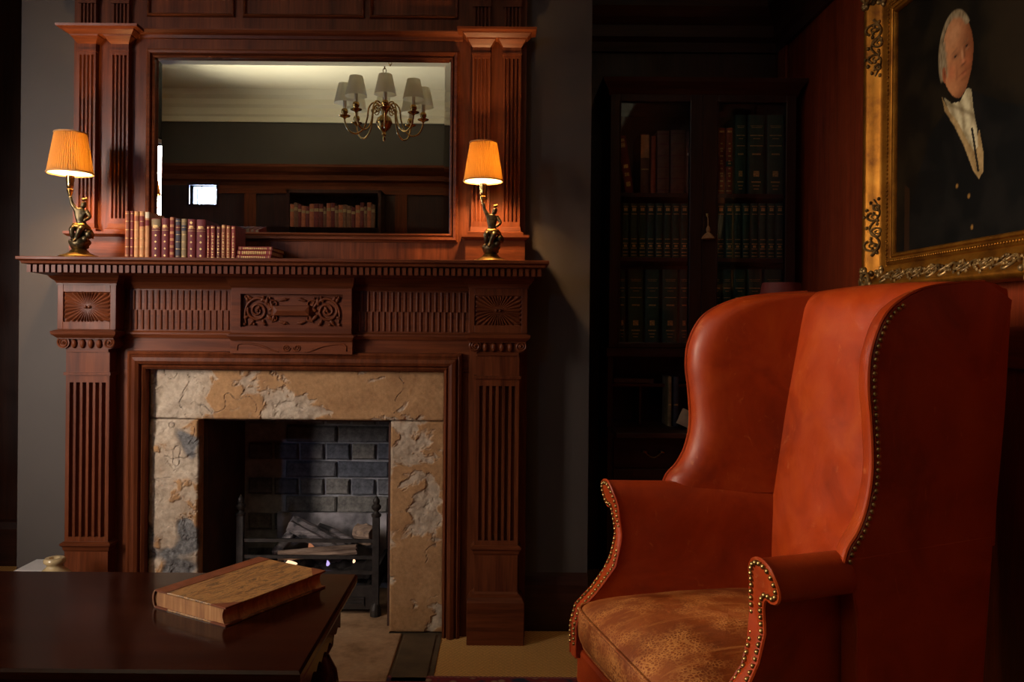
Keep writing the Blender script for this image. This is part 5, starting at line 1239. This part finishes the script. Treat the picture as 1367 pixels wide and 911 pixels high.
# candlestick lamp with a dark red shade behind the chair
YRL = 2.93; rx, rz_ = Q(1043, 378, YRL); rz_ = QZ(1043, 378, YRL)
rl_ = thing('standard_lamp', 'unlit standard lamp with a small dark red shade behind the armchair', 'lamp', (rx, YRL, 0))
MB().lathe([(0.11, 0), (0.11, 0.012), (0.07, 0.022), (0.02, 0.035), (0.012, 0.05)], rx, YRL, 0, 24).build('base', 'old_brass', rl_, True, 40)
MB().lathe([(0.011, 0.04), (0.011, rz_-0.15)], rx, YRL, 0, 12).build('pole', 'old_brass', rl_, True, 40)
sh = MB(); sh.lathe([(0.098, rz_-0.17), (0.066, rz_)], rx, YRL, 0, 32); sh.f = sh.f[:-2]; sh.build('lamp_shade', 'shade_red', rl_, True, 60)
MB().lathe([(0.064, rz_-0.004), (0.005, rz_-0.004), (0.005, rz_-0.16), (0.011, rz_-0.16)], rx, YRL, 0, 16).build('shade_carrier', 'shade_red', rl_)

# ================================================================== RUG
rg = MB().box(-1.9, 0.9, 0.2, 2.482, 0, 0.006); rug = thing('rug', 'red patterned rug with a knotted edge lying before the hearth', 'rug', (-0.5, 1.4, 0.0))
rg.build('rug_pile', 'rug_red', rug); MB().box(-1.9, 0.9, 2.482, 2.494, 0, 0.0055).build('edge_binding', 'rug_fringe', rug)

# ================================================================== CHANDELIER (seen in the mirror)
VC = 5.15; chx, chy = QX(513, 150, 1)*VC, 2*(YO+0.004)-VC
zbot = HC+(CY-190)/F*VC
cd = thing('chandelier', 'unlit brass chandelier with cream shades hanging from the ceiling', 'chandelier', (chx, chy, zbot))
MB().lathe([(0.002, 0.0), (0.010, 0.012), (0.006, 0.03), (0.014, 0.04), (0.010, 0.055), (0.040, 0.085), (0.052, 0.115), (0.042, 0.145), (0.016, 0.165), (0.024, 0.185), (0.034, 0.20), (0.030, 0.22), (0.014, 0.235), (0.010, 0.28), (0.016, 0.30), (0.009, 0.315), (0.008, 0.40), (0.014, 0.41), (0.004, 0.425)], 0, 0, 0, 20).build('centre_stem', 'brass', cd, True, 50, local=True)
lk = MB().tube([(0.010*math.cos(2*PI*j/12), 0, 0.016*math.sin(2*PI*j/12)) for j in range(13)], 0.0026, 6, False).mesh('chain_link', True); lk.materials.append(M('brass'))
nl = int((ZC-zbot-0.44)/0.026)
for k in range(nl):
    o = link('chain_link', lk, cd, True, loc=(0, 0, 0.44+0.026*k)); o.rotation_euler = (0, 0, (k % 2)*PI/2)
MB().lathe([(0.05, ZC-zbot), (0.05, ZC-zbot-0.01), (0.02, ZC-zbot-0.03), (0.004, ZC-zbot-0.04)], 0, 0, 0, 20).build('ceiling_rose', 'brass', cd, True, 40, local=True)
armc = catmull([(0.020, 0, 0.200), (0.040, 0, 0.232), (0.072, 0, 0.235), (0.096, 0, 0.200), (0.104, 0, 0.14), (0.125, 0, 0.075), (0.168, 0, 0.040), (0.215, 0, 0.055), (0.240, 0, 0.105), (0.243, 0, 0.140)], 6)
am_ = MB().tube(armc, 0.0052, 8).mesh('arm', True); am_.materials.append(M('brass'))
sc2 = [(p[0], 0, p[1]) for p in spiral(0.066, 0.190, 0.026, 0.004, PI/2, 1.2, 20)]
am2 = MB().tube(sc2, 0.0035, 6).mesh('arm_scroll', True); am2.materials.append(M('brass'))
cupm = MB().lathe([(0.004, 0.125), (0.012, 0.135), (0.034, 0.143), (0.036, 0.148), (0.016, 0.150), (0.014, 0.156), (0.020, 0.166), (0.021, 0.180), (0.016, 0.190)], 0.243, 0, 0, 16).mesh('drip_cup', True, 50); cupm.materials.append(M('brass'))
canm = MB().lathe([(0.0105, 0.185), (0.0105, 0.245)], 0.243, 0, 0, 12).mesh('candle_tube', True, 40); canm.materials.append(M('candle_white'))
shm = MB().lathe([(0.066, 0.225), (0.040, 0.345)], 0.243, 0, 0, 28); shm.f = shm.f[:-2]; shm = shm.mesh('shade', True, 60); shm.materials.append(M('shade_cream'))
for k in range(8):
    a = 2*PI*k/8+0.62
    o = link('arm', am_, cd, True); o.rotation_euler = (0, 0, a)
    for nm, me_ in (('arm_scroll', am2), ('drip_cup', cupm), ('candle_tube', canm), ('shade', shm)): link(nm, me_, o, True)

# ================================================================== REAR BOOKCASE (seen in the mirror)
rb0, rb1 = -2.12, -1.20
rbk = thing('rear_bookcase', 'tall open bookcase against the dark panelling, reflected in the mirror', 'bookcase', ((rb0+rb1)/2, YB+0.2, 0))
MB().box(rb0, rb0+0.03, YB+0.06, YB+0.34, 0, 2.36).box(rb1-0.03, rb1, YB+0.06, YB+0.34, 0, 2.36).box(rb0, rb1, YB+0.06, YB+0.34, 2.33, 2.36).box(rb0, rb1, YB+0.06, YB+0.075, 0, 2.36).build('carcass', 'dark_wood_z', rbk)
for z_ in (0.1, 0.55, 1.0, 1.45, 1.92): MB().box(rb0+0.03, rb1-0.03, YB+0.075, YB+0.34, z_-0.025, z_).build('shelf', 'dark_wood_x', rbk)
ORD = ['first', 'second', 'third', 'fourth', 'fifth', 'sixth', 'seventh', 'eighth', 'ninth', 'tenth', 'eleventh', 'twelfth', 'thirteenth', 'fourteenth', 'fifteenth', 'sixteenth', 'seventeenth', 'eighteenth', 'nineteenth', 'twentieth', 'twenty-first', 'twenty-second', 'twenty-third', 'twenty-fourth', 'twenty-fifth', 'twenty-sixth']
rr = random.Random(11); x = rb0+0.035; k = 0; zsh = 1.92
while x < rb1-0.08:
    w = rr.uniform(0.03, 0.05); hh = rr.uniform(0.27, 0.32); cn = rr.choice(['brown', 'rust', 'maroon'])
    t = make_book('book', '%s leather volume, %s from the high window in the rear bookcase' % (cn, ORD[k]), 'book', 'books in the rear bookcase', w-0.001, hh, 0.18, 'book_'+cn, [(0.75, 0.85, 'book_olive', 0.9)])
    t.location = (x+w/2, YB+0.33, zsh); t.rotation_euler = (0, 0, PI); x += w; k += 1
